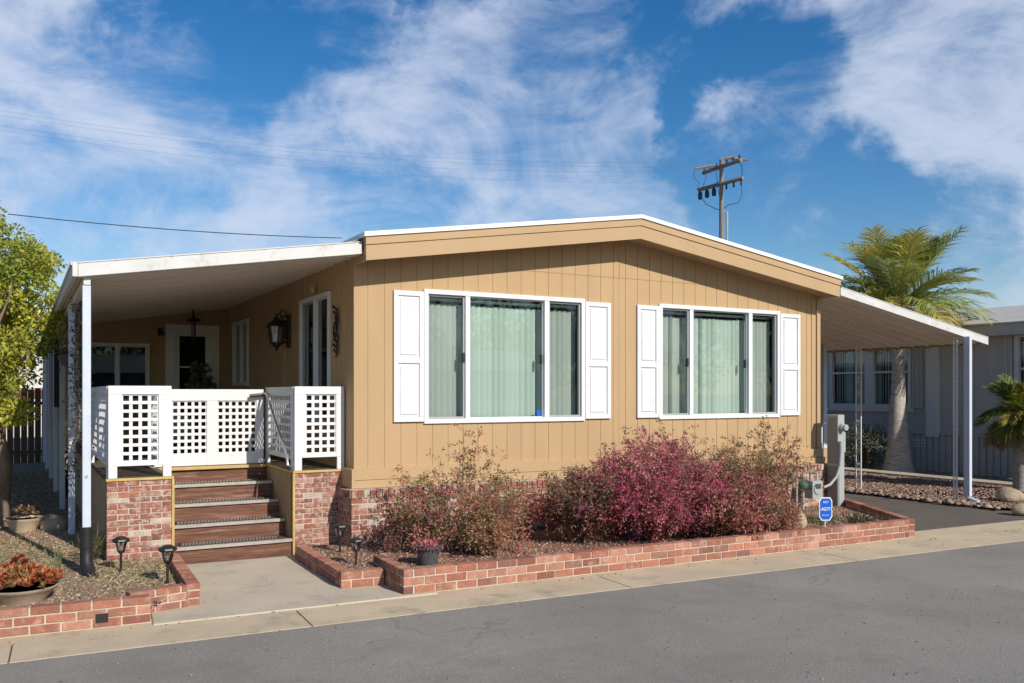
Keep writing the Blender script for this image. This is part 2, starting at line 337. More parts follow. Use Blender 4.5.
for a, b in zip(ts[:-1], ts[1:]): mbg.prism([R(a+.006, -.02), R(b-.006, -.02), R(b-.006, GW), R(a+.006, GW)], -.12, .0)
tag(mbg.build('gutter', M['gutter'], bevel=.003), kind='structure')
mba = MB(); mba.prism([R(-80, GW+.003), R(18, GW+.003), R(18, GW+.55), R(-80, GW+.55)], -.12, -.002); tag(mba.build('kerb_apron', M['gutter']), kind='structure')
# far kerb across the street
mbk = MB(); mbk.prism([R(-80, -7.2), R(-80, -7.6), R(90, -7.6), R(90, -7.2)], -.1, .02); tag(mbk.build('far_kerb', M['gutter'], bevel=.01), kind='structure')
wl = G(200, 606); wr = G(341, 590)
w1 = Vector(R((wl-r0).dot(rd)-.42, GW+.012)+(0,)); w2 = Vector(R((wr-r0).dot(rd)+.75, GW+.012)+(0,))
slab('front_walk', [w1, w2, (w2.x+.15, 8.0), (3.0, 9.9), (1.30, 9.96), (1.0, 9.0), (1.0, 8.4)], -.1, .012, M['concrete'])
# driveway + gravel bed + concrete strip
e0 = R((G(915, 537)-r0).dot(rd)-.2, GW+.004); e1 = R((G(915, 537)-r0).dot(rd)+4.6, GW+.004)
sheet('driveway', [e0, e1, (13.45, 8.5), (13.55, 11), (13.6, 26), (10.7, 26), (10.7, 9.7)], -.006, M['drive'])
slab('concrete_path', [(16.85, 5.5), (17.35, 5.5), (17.35, 26), (16.85, 26)], -.1, .07, M['concrete'])
# ------------------------------------------------------------------ bricks
def brick_col(pal):
    b = random.choice(pal); k = random.uniform(.8, 1.2); return tuple(min(.9, x*k) for x in b)
RED = [(.33, .14, .09), (.38, .165, .105), (.30, .12, .08), (.36, .175, .12), (.40, .195, .135), (.26, .12, .09)]
USED = [(.30, .10, .06), (.34, .13, .08), (.26, .10, .075), (.38, .17, .12), (.38, .21, .16), (.30, .12, .08), (.34, .13, .09), (.28, .11, .08), (.33, .14, .1), (.31, .12, .08), (.29, .12, .09), (.48, .38, .31), (.22, .09, .07)]
def brickwork(bk, mo, fr, a0, a1, d0, d1, z0, z1, pal, bl=.2, bh=.062, j=.011, cap=False, start=0, rough=.0025):
    """courses of bricks with joints; d1 is the visible face"""
    mo.fbox(fr, a0+.004, a1-.004, min(d0, d1)+.006, max(d0, d1)-.007, z0, z1-.006)
    zt = z1-(.1 if cap else 0); n = max(1, round((zt-z0)/(bh+j))); ch = (zt-z0)/n
    for c in range(n):
        za = z0+c*ch+j; zb = z0+(c+1)*ch
        a = a0-(bl/2 if (c+start) % 2 else 0)
        while a < a1-.01:
            aa = max(a, a0); ab = min(a+bl-j, a1)
            if ab-aa > .02:
                q = random.uniform(-rough, rough)
                bk.fslope(fr, aa+random.uniform(0, .003), ab-random.uniform(0, .003), d0, d1+q, za+random.uniform(-.002, .002), zb+random.uniform(-.002, .002), za+random.uniform(-.002, .002), zb+random.uniform(-.002, .002), brick_col(pal))
            a += bl
    if cap:
        a = a0
        while a < a1-.02:
            ab = min(a+.062, a1); bk.fbox(fr, a, ab, d0, d1+.012+random.uniform(-.002, .003), z1-.1+j, z1+random.uniform(-.002, .002), brick_col(pal)); a += .073
# ------------------------------------------------------------------ siding / windows
def siding(mb, fr, a0, a1, z0, ztop, holes=(), pitch=.2032, gw=.009, gd=.006, phase=0, seams=()):
    xs = {a0, a1}; g = []
    a = math.ceil((a0-phase)/pitch)*pitch+phase
    while a < a1:
        if a-gw/2 > a0 and a+gw/2 < a1: g.append((a-gw/2, a+gw/2)); xs.update(g[-1])
        a += pitch
    for h in holes: xs.update((h[0], h[1]))
    xs.update(seams)
    xs = sorted(x for x in xs if a0 <= x <= a1)
    def dep(xm): return -gd if any(p < xm < q for p, q in g) else 0
    prev = None
    for xa, xb in zip(xs[:-1], xs[1:]):
        if xb-xa < 1e-5: continue
        xm = (xa+xb)/2; d = dep(xm)
        iv = [(z0, None)]
        for h in sorted([h for h in holes if h[0] < xm < h[1]], key=lambda h: h[2]):
            lo, hi = iv.pop(); iv += [(lo, h[2]), (h[3], None)]
        for lo, hi in iv:
            ha = ztop(xa) if hi is None else hi; hb = ztop(xb) if hi is None else hi
            if ha <= lo and hb <= lo: continue
            mb.add([fr.p(xa, d, lo), fr.p(xb, d, lo), fr.p(xb, d, hb), fr.p(xa, d, ha)], [(0, 1, 2, 3)])
            if d < 0:
                mb.add([fr.p(xa, 0, lo), fr.p(xa, d, lo), fr.p(xa, d, ha), fr.p(xa, 0, ha)], [(0, 1, 2, 3)])
                mb.add([fr.p(xb, d, lo), fr.p(xb, 0, lo), fr.p(xb, 0, hb), fr.p(xb, d, hb)], [(0, 1, 2, 3)])
def frame_rect(mb, fr, a0, a1, z0, z1, w, d0, d1):
    mb.fbox(fr, a0, a1, d0, d1, z1-w, z1); mb.fbox(fr, a0, a1, d0, d1, z0, z0+w)
    mb.fbox(fr, a0, a0+w, d0, d1, z0+w, z1-w); mb.fbox(fr, a1-w, a1, d0, d1, z0+w, z1-w)
def window(parent, fr, a0, a1, z0, z1, panes, tw=.055, framem='vinyl', blind=True, td=.03, room=.45, label=None, screens=(True, False, True), rails=False):
    """panes: list of (a,b) visible sash openings"""
    f = MB(); frame_rect(f, fr, a0, a1, z0, z1, tw, -.08, td)
    for (p, q), (p2, q2) in zip(panes[:-1], panes[1:]): f.fbox(fr, q-.001, p2+.001, -.07, td-.008, z0+tw-.002, z1-tw+.002)
    w = f.build('window', M[framem], parent, bevel=.004, label=label)
    for i, (p, q) in enumerate(panes):
        sc_ = screens[i % len(screens)]; za, zb = z0+tw, z1-tw
        sh = MB(); sw = .022 if sc_ else .010
        frame_rect(sh, fr, p+.002, q-.002, za+.002, zb-.002, sw, -.05, -.004 if sc_ else -.02)
        sh.build('sash', M['meterlight' if sc_ else framem], w, bevel=.002)
        g = MB(); g.fbox(fr, p+.01, q-.01, -.036, -.031, za+.01, zb-.01); g.build('pane', M['screen' if sc_ else ('glass' if blind else 'glassdark')], w)
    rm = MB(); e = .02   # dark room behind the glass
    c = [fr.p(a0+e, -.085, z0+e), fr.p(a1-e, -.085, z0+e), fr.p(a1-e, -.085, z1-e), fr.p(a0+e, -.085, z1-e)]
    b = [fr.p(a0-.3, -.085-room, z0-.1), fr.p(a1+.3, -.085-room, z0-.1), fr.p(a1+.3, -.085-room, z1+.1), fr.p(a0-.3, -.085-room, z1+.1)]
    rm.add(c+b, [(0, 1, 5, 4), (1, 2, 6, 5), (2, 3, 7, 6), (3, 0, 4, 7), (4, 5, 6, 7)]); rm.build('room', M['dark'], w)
    if blind:
        bl = MB(); a = a0+tw+.02; i = 0
        while a < a1-tw+.03:
            th = math.radians(24+12*math.sin(i*1.1)+random.uniform(-8, 8)); hw = .052
            if random.random() < .07: th = math.radians(62)
            cx, sx = hw*math.cos(th), hw*math.sin(th); zz = z1-tw-.10; zl = z0+tw+.01
            n = 4; col = []
            for k in range(n+1):
                t = -1+2*k/n; bow = .009*(1-t*t)
                col.append((a+t*cx, -.16+t*sx+bow))
            for (p, q), (p2, q2) in zip(col[:-1], col[1:]):
                bl.add([fr.p(p, q, zl), fr.p(p2, q2, zl), fr.p(p2, q2, zz), fr.p(p, q, zz)], [(0, 1, 2, 3)])
            a += .079; i += 1
        bl.fbox(fr, a0+tw, a1-tw, -.2, -.13, z1-tw-.06, z1-tw-.03)
        bl.build('blinds', M['blind'], w, smooth=True)
    return w
# ------------------------------------------------------------------ the tan house
YF = 9.64; X0 = 3.33; X1 = 10.87; XR = (X0+X1)/2; YO = 9.23
PIT = .141; ZE = 3.31       # fascia underside at the eave ends
def zr(x): return ZE+.56*1.0*(1-abs(x-XR)/(XR-X0))    # underside of fascia
def zt(x): return zr(x)+.30
house = thing('manufactured_home', 'wide low tan house with grooved siding, white shuttered windows and a shallow gable roof', 'house', (XR, YF, 0))
FRT = Fr((0, YF, 0), (1, 0, 0), (0, -1, 0)); SID = Fr((X0, 0, 0), (0, 1, 0), (-1, 0, 0)); YB = 16.6; BCK = Fr((0, YB, 0), (1, 0, 0), (0, -1, 0))
RSD = Fr((X1, 0, 0), (0, 1, 0), (1, 0, 0))
W1 = (XW(423.4, YF), XW(584, YF)); W2 = (XW(658.4, YF), XW(778.9, YF)); WZ = (1.485, 3.085)
SZ = (1.51, 3.05)
h1 = (W1[0]+.03, W1[1]-.03, WZ[0]+.03, WZ[1]-.03); h2 = (W2[0]+.03, W2[1]-.03, WZ[0]+.03, WZ[1]-.03)
mb = MB(); XS = 7.046
siding(mb, FRT, X0, X1, .9, lambda a: zr(a)+.1, [h1, h2], phase=X0+.165)
f2 = Fr((0, YF-.012, 0), (1, 0, 0), (0, -1, 0))
up = MB(); xa = X0+.9
siding(mb, Fr((0, YF-.004, 0), (1, 0, 0), (0, -1, 0)), 5.251, XS-.006, 3.402, lambda a: max(3.402, zr(a)+.09), phase=X0+.165)
siding(mb, Fr((0, YF-.004, 0), (1, 0, 0), (0, -1, 0)), XS+.006, 8.699, 3.402, lambda a: max(3.402, zr(a)+.1), phase=X0+.165)
# side wall in the porch recess, right side wall, back wall of porch
WA = (YX(330.6, X0), YX(301, X0), 1.45, 3.10); WB = (YX(248.8, X0), YX(233.7, X0), 1.97, 3.09)
siding(mb, SID, YF, YB, .7, lambda a: 3.62, [(WA[0]+.03, WA[1]-.03, WA[2]+.03, WA[3]-.03), (WB[0]+.03, WB[1]-.03, WB[2]+.03, WB[3]-.03)], phase=.1)
siding(mb, RSD, YF, 25.5, .7, lambda a: 3.62)
DW = (XW(165.5, YB), XW(219, YB), .98, 3.07); BW = (XW(92, YB)-.25, XW(149.5, YB), 1.7, ZW(120, 343, YB))
siding(mb, BCK, .62, X0, .9, lambda a: 3.6, [(BW[0]+.03, BW[1]-.03, BW[2]+.03, BW[3]-.03), (DW[0]+.05, DW[1]-.05, .9, DW[3]-.05)], phase=.05)
siding(mb, Fr((.62, 0, 0), (0, 1, 0), (-1, 0, 0)), YB, 25.5, .1, lambda a: 3.0)
mb.box(.64, X1-.02, 25.4, 25.5, 0, 3.4)
mb.build('wall', M['tan'], house)
# seam, corner boards, bottom trim
mb = MB()
mb.fbox(FRT, 5.251, 8.699, -.02, .003, 3.396, 3.4015)
mb.fbox(FRT, XS-.0035, XS+.0035, -.02, .0015, .98, 3.7)
mb.build('panel_seam', M['brownpanel'], house)
mb = MB()
mb.fbox(FRT, X1-.055, X1+.02, -.05, .022, .985, ZE-.02)
mb.fbox(FRT, X1-.16, X1-.075, -.0, .012, .985, ZE-.02)
mb.build('corner_board', M['tantrim'], house, bevel=.003)
mb = MB()
mb.box(X0-.012, X1+.20, YF-.045, YF+.02, .855, .985); mb.box(X0-.016, X1+.22, YF-.075, YF+.02, .765, .852)
mb.box(X0-.05, X0-.013, YF-.075, 9.93, .765, .985)
mb.build('base_trim', M['tantrim'], house, bevel=.004)
# brick skirt
bk, mo = MB(), MB()
SKF = Fr((0, 9.53, 0), (1, 0, 0), (0, -1, 0))
brickwork(bk, mo, SKF, 3.23, 11.05, 0, .1, 0, .762, USED, cap=True, bh=.05, rough=.005)
brickwork(bk, mo, Fr((3.33, 0, 0), (0, 1, 0), (-1, 0, 0)), 9.445, 9.92, 0, .1, 0, .757, USED, cap=True)
brickwork(bk, mo, Fr((10.95, 0, 0), (0, 1, 0), (1, 0, 0)), 9.54, 12.0, 0, .1, 0, .75, USED)
mb = MB(); mb.box(3.24, 11.04, 9.445, 9.64, .752, .7625)
sk = bk.build('brick_skirt', M['brick'], house, bevel=.003); mo.build('mortar', M['mortar'], sk); mb.build('ledge', M['mortar'], sk)
# windows and shutters
def three(W, a, b, c, d): return [(W[0]+.055, XW(a, YF)), (XW(b, YF), XW(c, YF)), (XW(d, YF), W[1]-.055)]
w1 = window(house, FRT, W1[0], W1[1], *WZ, three(W1, 465, 469.5, 544, 548.5), label='larger white framed picture window with pale green blinds, nearer the porch')
w2 = window(house, FRT, W2[0], W2[1], *WZ, three(W2, 689, 692.5, 748, 751.5), label='white framed picture window with pale green blinds, nearer the carport')
st = MB(); cx_, cz_ = XW(540, YF), 1.60
st.add([FRT.p(cx_+.035*math.cos(math.pi/8+k*math.pi/4), -.028, cz_+.045*math.sin(math.pi/8+k*math.pi/4)) for k in range(8)], [tuple(range(8))])
st.build('sticker', M['signblue'], w1)
lt = MB()
for W_ in (W1, W2):
    for k in (0, 1):
        a = (W_[0]+.10) if k == 0 else W_[1]-.075
for (aa, ww) in ((XW(463, YF), w1), (XW(541, YF), w1), (XW(687, YF), w2), (XW(745, YF), w2)):
    l = MB(); l.fbox(FRT, aa-.012, aa+.012, -.02, .018, 2.22, 2.34); l.build('latch', M['black'], ww, bevel=.003)
def shutter(a0, a1):
    m = MB(); z0, z1 = SZ; d0, d1 = .002, .034; w = .058
    frame_rect(m, FRT, a0, a1, z0, z1, w, d0, d1); zm = z0+.47*(z1-z0); m.fbox(FRT, a0+w, a1-w, d0, d1, zm-.035, zm+.035)
    for za, zb in ((z0+w, zm-.035), (zm+.035, z1-w)):
        m.fbox(FRT, a0+w, a1-w, d0, .016, za, zb); m.fbox(FRT, a0+w+.022, a1-w-.022, .014, .027, za+.03, zb-.03)
    return m.build('shutter', M['white'], house, bevel=.004)
shutter(XW(393, YF), W1[0]-.004); shutter(W1[1]+.004, XW(609.7, YF)); shutter(XW(636.2, YF), W2[0]-.004); shutter(W2[1]+.004, XW(798.9, YF))
window(house, SID, *WA[:2], *WA[2:], [(WA[0]+.055, (WA[0]+WA[1])/2-.02), ((WA[0]+WA[1])/2+.02, WA[1]-.055)], blind=False, screens=(False, True), label='tall narrow white window on the porch side, nearest the front corner')
window(house, SID, *WB[:2], *WB[2:], [(WB[0]+.055, (WB[0]+WB[1])/2-.02), ((WB[0]+WB[1])/2+.02, WB[1]-.055)], blind=False, screens=(False,), label='small white window beside the porch door')
bm_ = XW(117.5, YB)
window(house, BCK, *BW, [(BW[0]+.055, bm_-.03), (bm_+.03, BW[1]-.055)], blind=False, screens=(False,), room=.8, label='wide white window left of the porch door')
# porch door
d = MB(); t = .16
d.fbox(BCK, DW[0], DW[0]+t, -.03, .03, DW[2], DW[3]); d.fbox(BCK, DW[1]-t, DW[1], -.03, .03, DW[2], DW[3]); d.fbox(BCK, DW[0]+t, DW[1]-t, -.03, .03, DW[3]-.13, DW[3])
dd = d.build('door', M['door'], house, bevel=.004)
d = MB(); frame_rect(d, BCK, DW[0]+t+.003, DW[1]-t-.003, DW[2], DW[3]-.133, .07, -.05, .012); d.fbox(BCK, DW[0]+t+.07, DW[1]-t-.07, -.05, .012, DW[2]+.07, DW[2]+.5); d.fbox(BCK, DW[0]+t+.07, DW[1]-t-.07, -.045, .010, 2.30, 2.33)
d.build('door_leaf', M['door'], dd, bevel=.003)
d = MB(); d.fbox(BCK, DW[0]+t+.06, DW[1]-t-.06, -.045, -.04, DW[2]+.5, DW[3]-.2); d.build('pane', M['glassdark'], dd)
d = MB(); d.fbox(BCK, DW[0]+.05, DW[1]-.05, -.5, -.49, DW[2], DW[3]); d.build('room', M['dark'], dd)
d = MB(); d.tube([BCK.p(DW[1]-t-.05, .012, 1.98), BCK.p(DW[1]-t-.05, .07, 1.98), BCK.p(DW[1]-t-.12, .07, 1.98)], .012); d.build('handle', M['silver'], dd, smooth=True)
# roof, fascia, soffit
YEND = 25.8
def gable(name, m, zf0, zf1, y0, y1, x0=X0, x1=X1, parent=house, bevel=0):
    b = MB()
    for a0, a1 in ((x0, XR), (XR, x1)):
        e0, e1 = zf0(a0), zf0(a1); t0, t1 = zf1(a0), zf1(a1)
        b.hexa([(a0, y0, e0), (a1, y0, e1), (a1, y1, e1), (a0, y1, e0), (a0, y0, t0), (a1, y0, t1), (a1, y1, t1), (a0, y1, t0)])
    return b.build(name, m, parent, bevel=bevel)
rf = gable('roof', M['roofwhite'], lambda x: zr(x)+.262, lambda x: zr(x)+.312, YO-.035, YEND, X0-.03, X1+.03)
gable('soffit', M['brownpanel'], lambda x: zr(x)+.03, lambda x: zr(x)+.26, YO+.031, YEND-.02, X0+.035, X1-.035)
gable('fascia', M['tantrim'], lambda x: zr(x), lambda x: zr(x)+.168, YO, YO+.03, parent=house)
gable('fascia', M['tantrim'], lambda x: zr(x)+.172, lambda x: zr(x)+.260, YO-.014, YO+.03, X0-.006, X1+.006, parent=house)
mb = MB()
for xx in (X0, X1-.03): mb.box(xx+(.003 if xx == X0 else -.003), xx+(.03 if xx == X0 else .027), YO+.035, YEND, ZE, ZE+.262)
mb.build('eave_board', M['tantrim'], house)
# ------------------------------------------------------------------ porch
porch = thing('porch', 'raised front porch with brick piers, redwood steps and white lattice railings', 'porch', (2.05, 9.93, 0))
PY = 9.93; DK = .97; PA, PB, PC, PD = .785, 1.438, 2.712, 3.318; GY = 11.17
mb = MB()
for k, (x0_, x1_, y0_, y1_) in enumerate(((PA, PB, PY+.02, GY), (PC, X0, PY+.02, GY))):
    mb.box(x0_+.012, x1_-.012, y0_, y1_, DK-.035, DK-.004)
y = GY+.01
while y < YB-.05: mb.box(PA+.01, X0-.003, y, min(y+.135, YB-.01), DK-.035, DK-.002); y += .14
mb.build('deck', M['deck'], porch)
mb = MB(); mb.box(PA, PA+.03, PY+.11, YB, 0, DK-.04); mb.box(PB-.02, PB-.001, PY+.11, GY, 0, DK-.04); mb.box(PC+.001, PC+.02, PY+.11, GY, 0, DK-.04)
mb.build('side_panel', M['brownpanel'], porch)
def pier(a0, a1):
    bk, mo = MB(), MB(); fr = Fr((0, PY+.1, 0), (1, 0, 0), (0, -1, 0))
    brickwork(bk, mo, fr, a0, a1, 0, .1, 0, DK-.035, USED, bl=.215, bh=.049, j=.009, rough=.006)
    o = bk.build('brick_pier', M['brick'], porch, bevel=.003); mo.build('mortar', M['mortar'], o); return o
pier(PA, PB-.022); pier(PC+.022, PD)
for bx_ in ((PA-.006, PB, PY-.012, PY+.09, DK-.032, DK-.006), (PC, PD, PY-.012, PY+.09, DK-.032, DK-.006),
            (PB-.0215, PB+.004, PY-.012, PY+.03, .0, DK-.034), (PC-.004, PC+.0215, PY-.012, PY+.03, .0, DK-.034),
            (PC-.004, PC+.03, PY+.091, GY-.01, DK-.035, DK-.005), (PB+.002, PC-.006, GY-.045, GY+.02, DK-.045, DK-.01)):
    mb = MB(); mb.box(*bx_); mb.build('edge_trim', M['yellowtrim'], porch, bevel=.003)
# steps: risers with treads
rz = DK/5; tr = (GY-PY-.03)/4
for k in range(5):
    yk = PY+.03+k*tr; z0_, z1_ = k*rz, (k+1)*rz
    m = MB(); m.box(PB+.004, PC-.004, yk, yk+.03, z0_+.0, z1_-.036 if k < 4 else z1_-.05)
    if k < 4: m.box(PB+.004, PC-.004, yk-.012, yk+tr+.028, z1_-.034, z1_)
    s_ = m.build('step', M['redwood'], porch, bevel=.003)
    if k < 4:
        m = MB(); m.box(PB+.006, PC-.006, yk-.028, yk-.013, z1_-.03, z1_+.006); m.box(PB+.006, PC-.006, yk-.028, yk+.02, z1_+.0015, z1_+.006); m.build('nosing', M['nosing'], s_, bevel=.002)
        m = MB(); x_ = PB+.09
        m.box(PB+.08, PC-.1, yk+.045, yk+.235, z1_+.001, z1_+.007)
        m.build('grip_mat', M['mat'], s_)
        m = MB()
        while x_ < PC-.15:
            for r_ in range(3): m.tube([(x_+.012*r_, yk+.06+r_*.058, z1_+.009), (x_+.03+.012*r_, yk+.105+r_*.058, z1_+.009)], .0035, 4)
            x_ += .036
        m.build('grip_ridges', M['nosing'], s_)
# lattice railings
def lattice(mb, fr, a0, a1, z0, z1, p=.085, sw=.033, th=.004):
    na = max(1, round((a1-a0)/p)); nz = max(1, round((z1-z0)/p)); pa = (a1-a0)/na; pz = (z1-z0)/nz
    for i in range(na+1):
        c = a0+i*pa+.3*sw*0; lo, hi = max(a0, c-sw/2), min(a1, c+sw/2)
        if hi-lo > .002: mb.fbox(fr, lo, hi, 0, th, z0, z1)
    for i in range(nz+1):
        c = z0+i*pz; lo, hi = max(z0, c-sw/2), min(z1, c+sw/2)
        if hi-lo > .002: mb.fbox(fr, a0, a1, th+.001, 2*th+.001, lo, hi)
def rail(fr, a0, a1, zb, z1, opens, low, cap=.09, botrail=.045, leg=.085, legs=True, label=None):
    m = MB(); T = .045; cuts = [a0]+[v for o in opens for v in o]+[a1]
    for i in range(0, len(cuts), 2):
        lo_, hi_ = cuts[i], cuts[i+1]; m.fbox(fr, lo_, hi_, -.02, T-.02, low-botrail, z1-cap)
    m.fbox(fr, a0, a1, -.02, T-.018, z1-cap+.0005, z1)
    for a, b in opens: m.fbox(fr, a, b, -.02, T-.024, low-botrail, low)
    if legs: m.fbox(fr, a0, a0+leg, -.02, T-.02, zb, low-botrail); m.fbox(fr, a1-leg, a1, -.02, T-.02, zb, low-botrail)
    o = m.build('railing', M['white'], porch, bevel=.004, label=label)
    l = MB()
    for a, b in opens: lattice(l, fr, a-.004, b+.004, low-.004, z1-cap+.004)
    l.build('lattice', M['white'], o); return o
RF = Fr((0, PY+.02, 0), (1, 0, 0), (0, -1, 0)); ZT = 1.925
rail(RF, .80, XW(171.5, PY), DK-.004, ZT, [(XW(122, PY), XW(158.5, PY))], 1.135, label='front lattice railing panel on the left brick pier')
rail(RF, XW(294.5, PY), PD-.005, DK-.004, ZT, [(XW(306, PY), XW(336, PY))], 1.155, label='front lattice railing panel on the right brick pier')
GF = Fr((0, GY+.04, 0), (1, 0, 0), (0, -1, 0))
gy = GY+.04
rail(GF, PB-.1, PC-.03, DK-.0, 1.895, [(XW(172, gy), XW(206.5, gy)), (XW(217.5, gy), XW(256, gy))], 1.11, cap=.14, botrail=.14, legs=False, label='wide white lattice gate across the top of the steps')
RW = Fr((PC+.035, 0, 0), (0, 1, 0), (-1, 0, 0))
rail(RW, PY+.055, GY+.1, DK-.004, ZT-.005, [(PY+.14, GY-.02)], 1.13, label='side lattice railing to the right of the steps')
LW = Fr((PA+.03, 0, 0), (0, 1, 0), (-1, 0, 0))
rail(LW, PY+.055, 12.4, DK-.004, ZT-.005, [(PY+.16, 11.12), (11.3, 12.28)], 1.135, label='lattice railing along the outer left side of the porch')
rail(LW, 12.42, YB-.05, DK-.004, ZT-.005, [(12.56, 13.9), (14.05, 15.3), (15.45, YB-.15)], 1.135)
rail(Fr((PB-.06, 0, 0), (0, 1, 0), (1, 0, 0)), PY+.055, GY+.1, DK-.004, ZT-.008, [(PY+.14, GY-.02)], 1.13)
mb = MB(); hx = PC-.045
mb.tube([(hx+.06, PY+.10, 1.0), (hx, PY+.06, 1.03), (hx, PY+.09, 1.12), (hx, GY-.25, 1.80), (hx, GY-.18, 1.84), (hx, GY-.02, 1.85)], .015, 8)
mb.build('handrail', M['silver'], porch, smooth=True)
mb = MB(); mb.tube([(hx-.17, GY-.05, 1.815), (hx+.0, GY-.05, 1.83), (hx+.05, GY-.05, 1.83)], .021, 8); mb.build('handrail_grip', M['black'], porch, smooth=True)
# ------------------------------------------------------------------ porch awning
aw = thing('porch_awning', 'white metal awning over the front porch on a row of pale blue posts', 'awning', (.55, 9.35, 0))
AX0, AX1, AY0, AY1 = .50, X0-.005, 9.31, YEND
def az(x): return 2.965+(x-AX0)/(AX1-AX0)*(3.40-2.965)
mb = MB(); mb.hexa([(AX0, AY0+.03, az(AX0)+.01), (AX1, AY0+.03, az(AX1)+.01), (AX1, AY1, az(AX1)+.01), (AX0, AY1, az(AX0)+.01), (AX0, AY0+.03, az(AX0)+.09), (AX1, AY0+.03, az(AX1)+.09), (AX1, AY1, az(AX1)+.09), (AX0, AY1, az(AX0)+.09)])
y = AY0+.1
while y < AY1-.1:
    for q in (0, .15):
        hh = .016 if q == 0 else .007; ww = .022 if q == 0 else .03
        mb.hexa([(AX0+.05, y+q, az(AX0)-hh), (AX1, y+q, az(AX1)-hh), (AX1, y+q+ww, az(AX1)-hh), (AX0+.05, y+q+ww, az(AX0)-hh), (AX0+.05, y+q, az(AX0)+.01), (AX1, y+q, az(AX1)+.01), (AX1, y+q+ww, az(AX1)+.01), (AX0+.05, y+q+ww, az(AX0)+.01)])
    y += .305
mb.build('roof_panel', M['soffit'], aw)
mb = MB(); fA = Fr((0, AY0+.03, 0), (1, 0, 0), (0, -1, 0))
mb.fslope(fA, AX0-.01, X0-.02, 0, .03, az(AX0)-.01, az(AX0)+.115, az(AX1)-.01, az(AX1)+.115)
mb.fslope(fA, AX0-.012, X0-.02, -.05, .036, az(AX0)+.117, az(AX0)+.13, az(AX1)+.117, az(AX1)+.13)
mb.fslope(fA, AX0+.0, X0-.02, -.04, -.002, az(AX0)-.012, az(AX0)+.004, az(AX1)-.012, az(AX1)+.004)
mb.build('front_fascia', M['alu'], aw, bevel=.004)
mb = MB(); mb.box(AX0-.06, AX0-.013, AY0-.005, AY1, az(AX0)-.01, az(AX0)+.13); mb.box(AX0-.075, AX0-.06, AY0-.005, AY1, az(AX0)+.095, az(AX0)+.13)
mb.build('gutter_rail', M['alu'], aw, bevel=.004)
mb = MB(); mb.box(AX0+.04, AX0+.10, AY0+.06, AY1-.05, az(AX0)-.075, az(AX0)-.005); mb.build('beam', M['alu'], aw)
mb = MB(); mb.hexa([(X0-.5, AY0+.1, az(X0-.5)+.095), (X0+.02, AY0+.04, 3.56), (X0+.02, AY1, 3.56), (X0-.5, AY1, az(X0-.5)+.095), (X0-.5, AY0+.1, az(X0-.5)+.1), (X0+.02, AY0+.04, 3.575), (X0+.02, AY1, 3.575), (X0-.5, AY1, az(X0-.5)+.1)])
mb.build('flashing', M['meter'], aw)
for i in range(7):
    yy = 9.42+i*2.7; m = MB(); m.box(AX0+.03, AX0+.105, yy-.04, yy+.035, 0 if i else .3, az(AX0)-.078)
    p_ = m.build('post', M['postblue'], aw, bevel=.008)
    for q in ((1.05,) if i == 0 else (1.2, 2.0)):
        m = MB(); m.tube([(AX0+.067, yy-.04, q), (AX0+.067, yy-.052, q)], .013, 10); m.build('bolt', M['nosing'], p_)
m = MB(); m.tube([(AX0+.067, 9.42, .56), (AX0+.067, 9.42, .34), (AX0+.067, 9.41, .22), (AX0+.085, 9.33, .12), (AX0+.13, 9.19, .055), (AX0+.16, 9.10, .045)], [.058, .058, .06, .064, .062, .06], 14)
for q in (.36, .50): m.tube([(AX0+.067, 9.42, q), (AX0+.067, 9.42, q+.03)], .066, 14)
m.build('downspout_boot', M['blackpipe'], aw, smooth=True)
# ------------------------------------------------------------------ carport
cp = thing('carport', 'white edged metal carport roof on the right side of the tan house', 'carport', (13.9, 9.3, 0))
CX0, CX1, CY0, CY1 = X1+.01, 14.58, 9.24, 24.5
def cz(x): return 3.355+(x-CX0)/(CX1-CX0)*(2.70-3.355)
mb = MB(); mb.hexa([(CX0, CY0+.03, cz(CX0)), (CX1, CY0+.03, cz(CX1)), (CX1, CY1, cz(CX1)), (CX0, CY1, cz(CX0)), (CX0, CY0+.03, cz(CX0)+.08), (CX1, CY0+.03, cz(CX1)+.08), (CX1, CY1, cz(CX1)+.08), (CX0, CY1, cz(CX0)+.08)])
y = CY0+.15
while y < CY1-.1:
    for q in (0, .15):
        hh = .018 if q == 0 else .008; ww = .022
        mb.hexa([(CX0+.02, y+q, cz(CX0)-hh), (CX1-.02, y+q, cz(CX1)-hh), (CX1-.02, y+q+ww, cz(CX1)-hh), (CX0+.02, y+q+ww, cz(CX0)-hh), (CX0+.02, y+q, cz(CX0)+.01), (CX1-.02, y+q, cz(CX1)+.01), (CX1-.02, y+q+ww, cz(CX1)+.01), (CX0+.02, y+q+ww, cz(CX0)+.01)])
    y += .305
mb.build('roof_panel', M['soffit'], cp)
fC = Fr((0, CY0+.03, 0), (1, 0, 0), (0, -1, 0)); mb = MB()
mb.fslope(fC, CX0+.02, CX1+.01, 0, .03, cz(CX0)-.02, cz(CX0)+.10, cz(CX1)-.02, cz(CX1)+.10)
mb.fslope(fC, CX0+.02, CX1+.012, -.03, .036, cz(CX0)+.102, cz(CX0)+.115, cz(CX1)+.102, cz(CX1)+.115)
mb.build('front_fascia', M['alu'], cp, bevel=.004)
mb = MB(); mb.box(CX1-.02, CX1+.008, CY0+.035, CY1, cz(CX1)-.02, cz(CX1)+.1); mb.build('gutter_rail', M['alu'], cp, bevel=.003)
mb = MB(); y = CY0+.2
while y < CY1-.2: mb.lathe([(.001, cz(CX1)-.048), (.028, cz(CX1)-.04), (.036, cz(CX1)-.02), (.02, cz(CX1)+.0)], CX1-.07, y, 8); y += .305
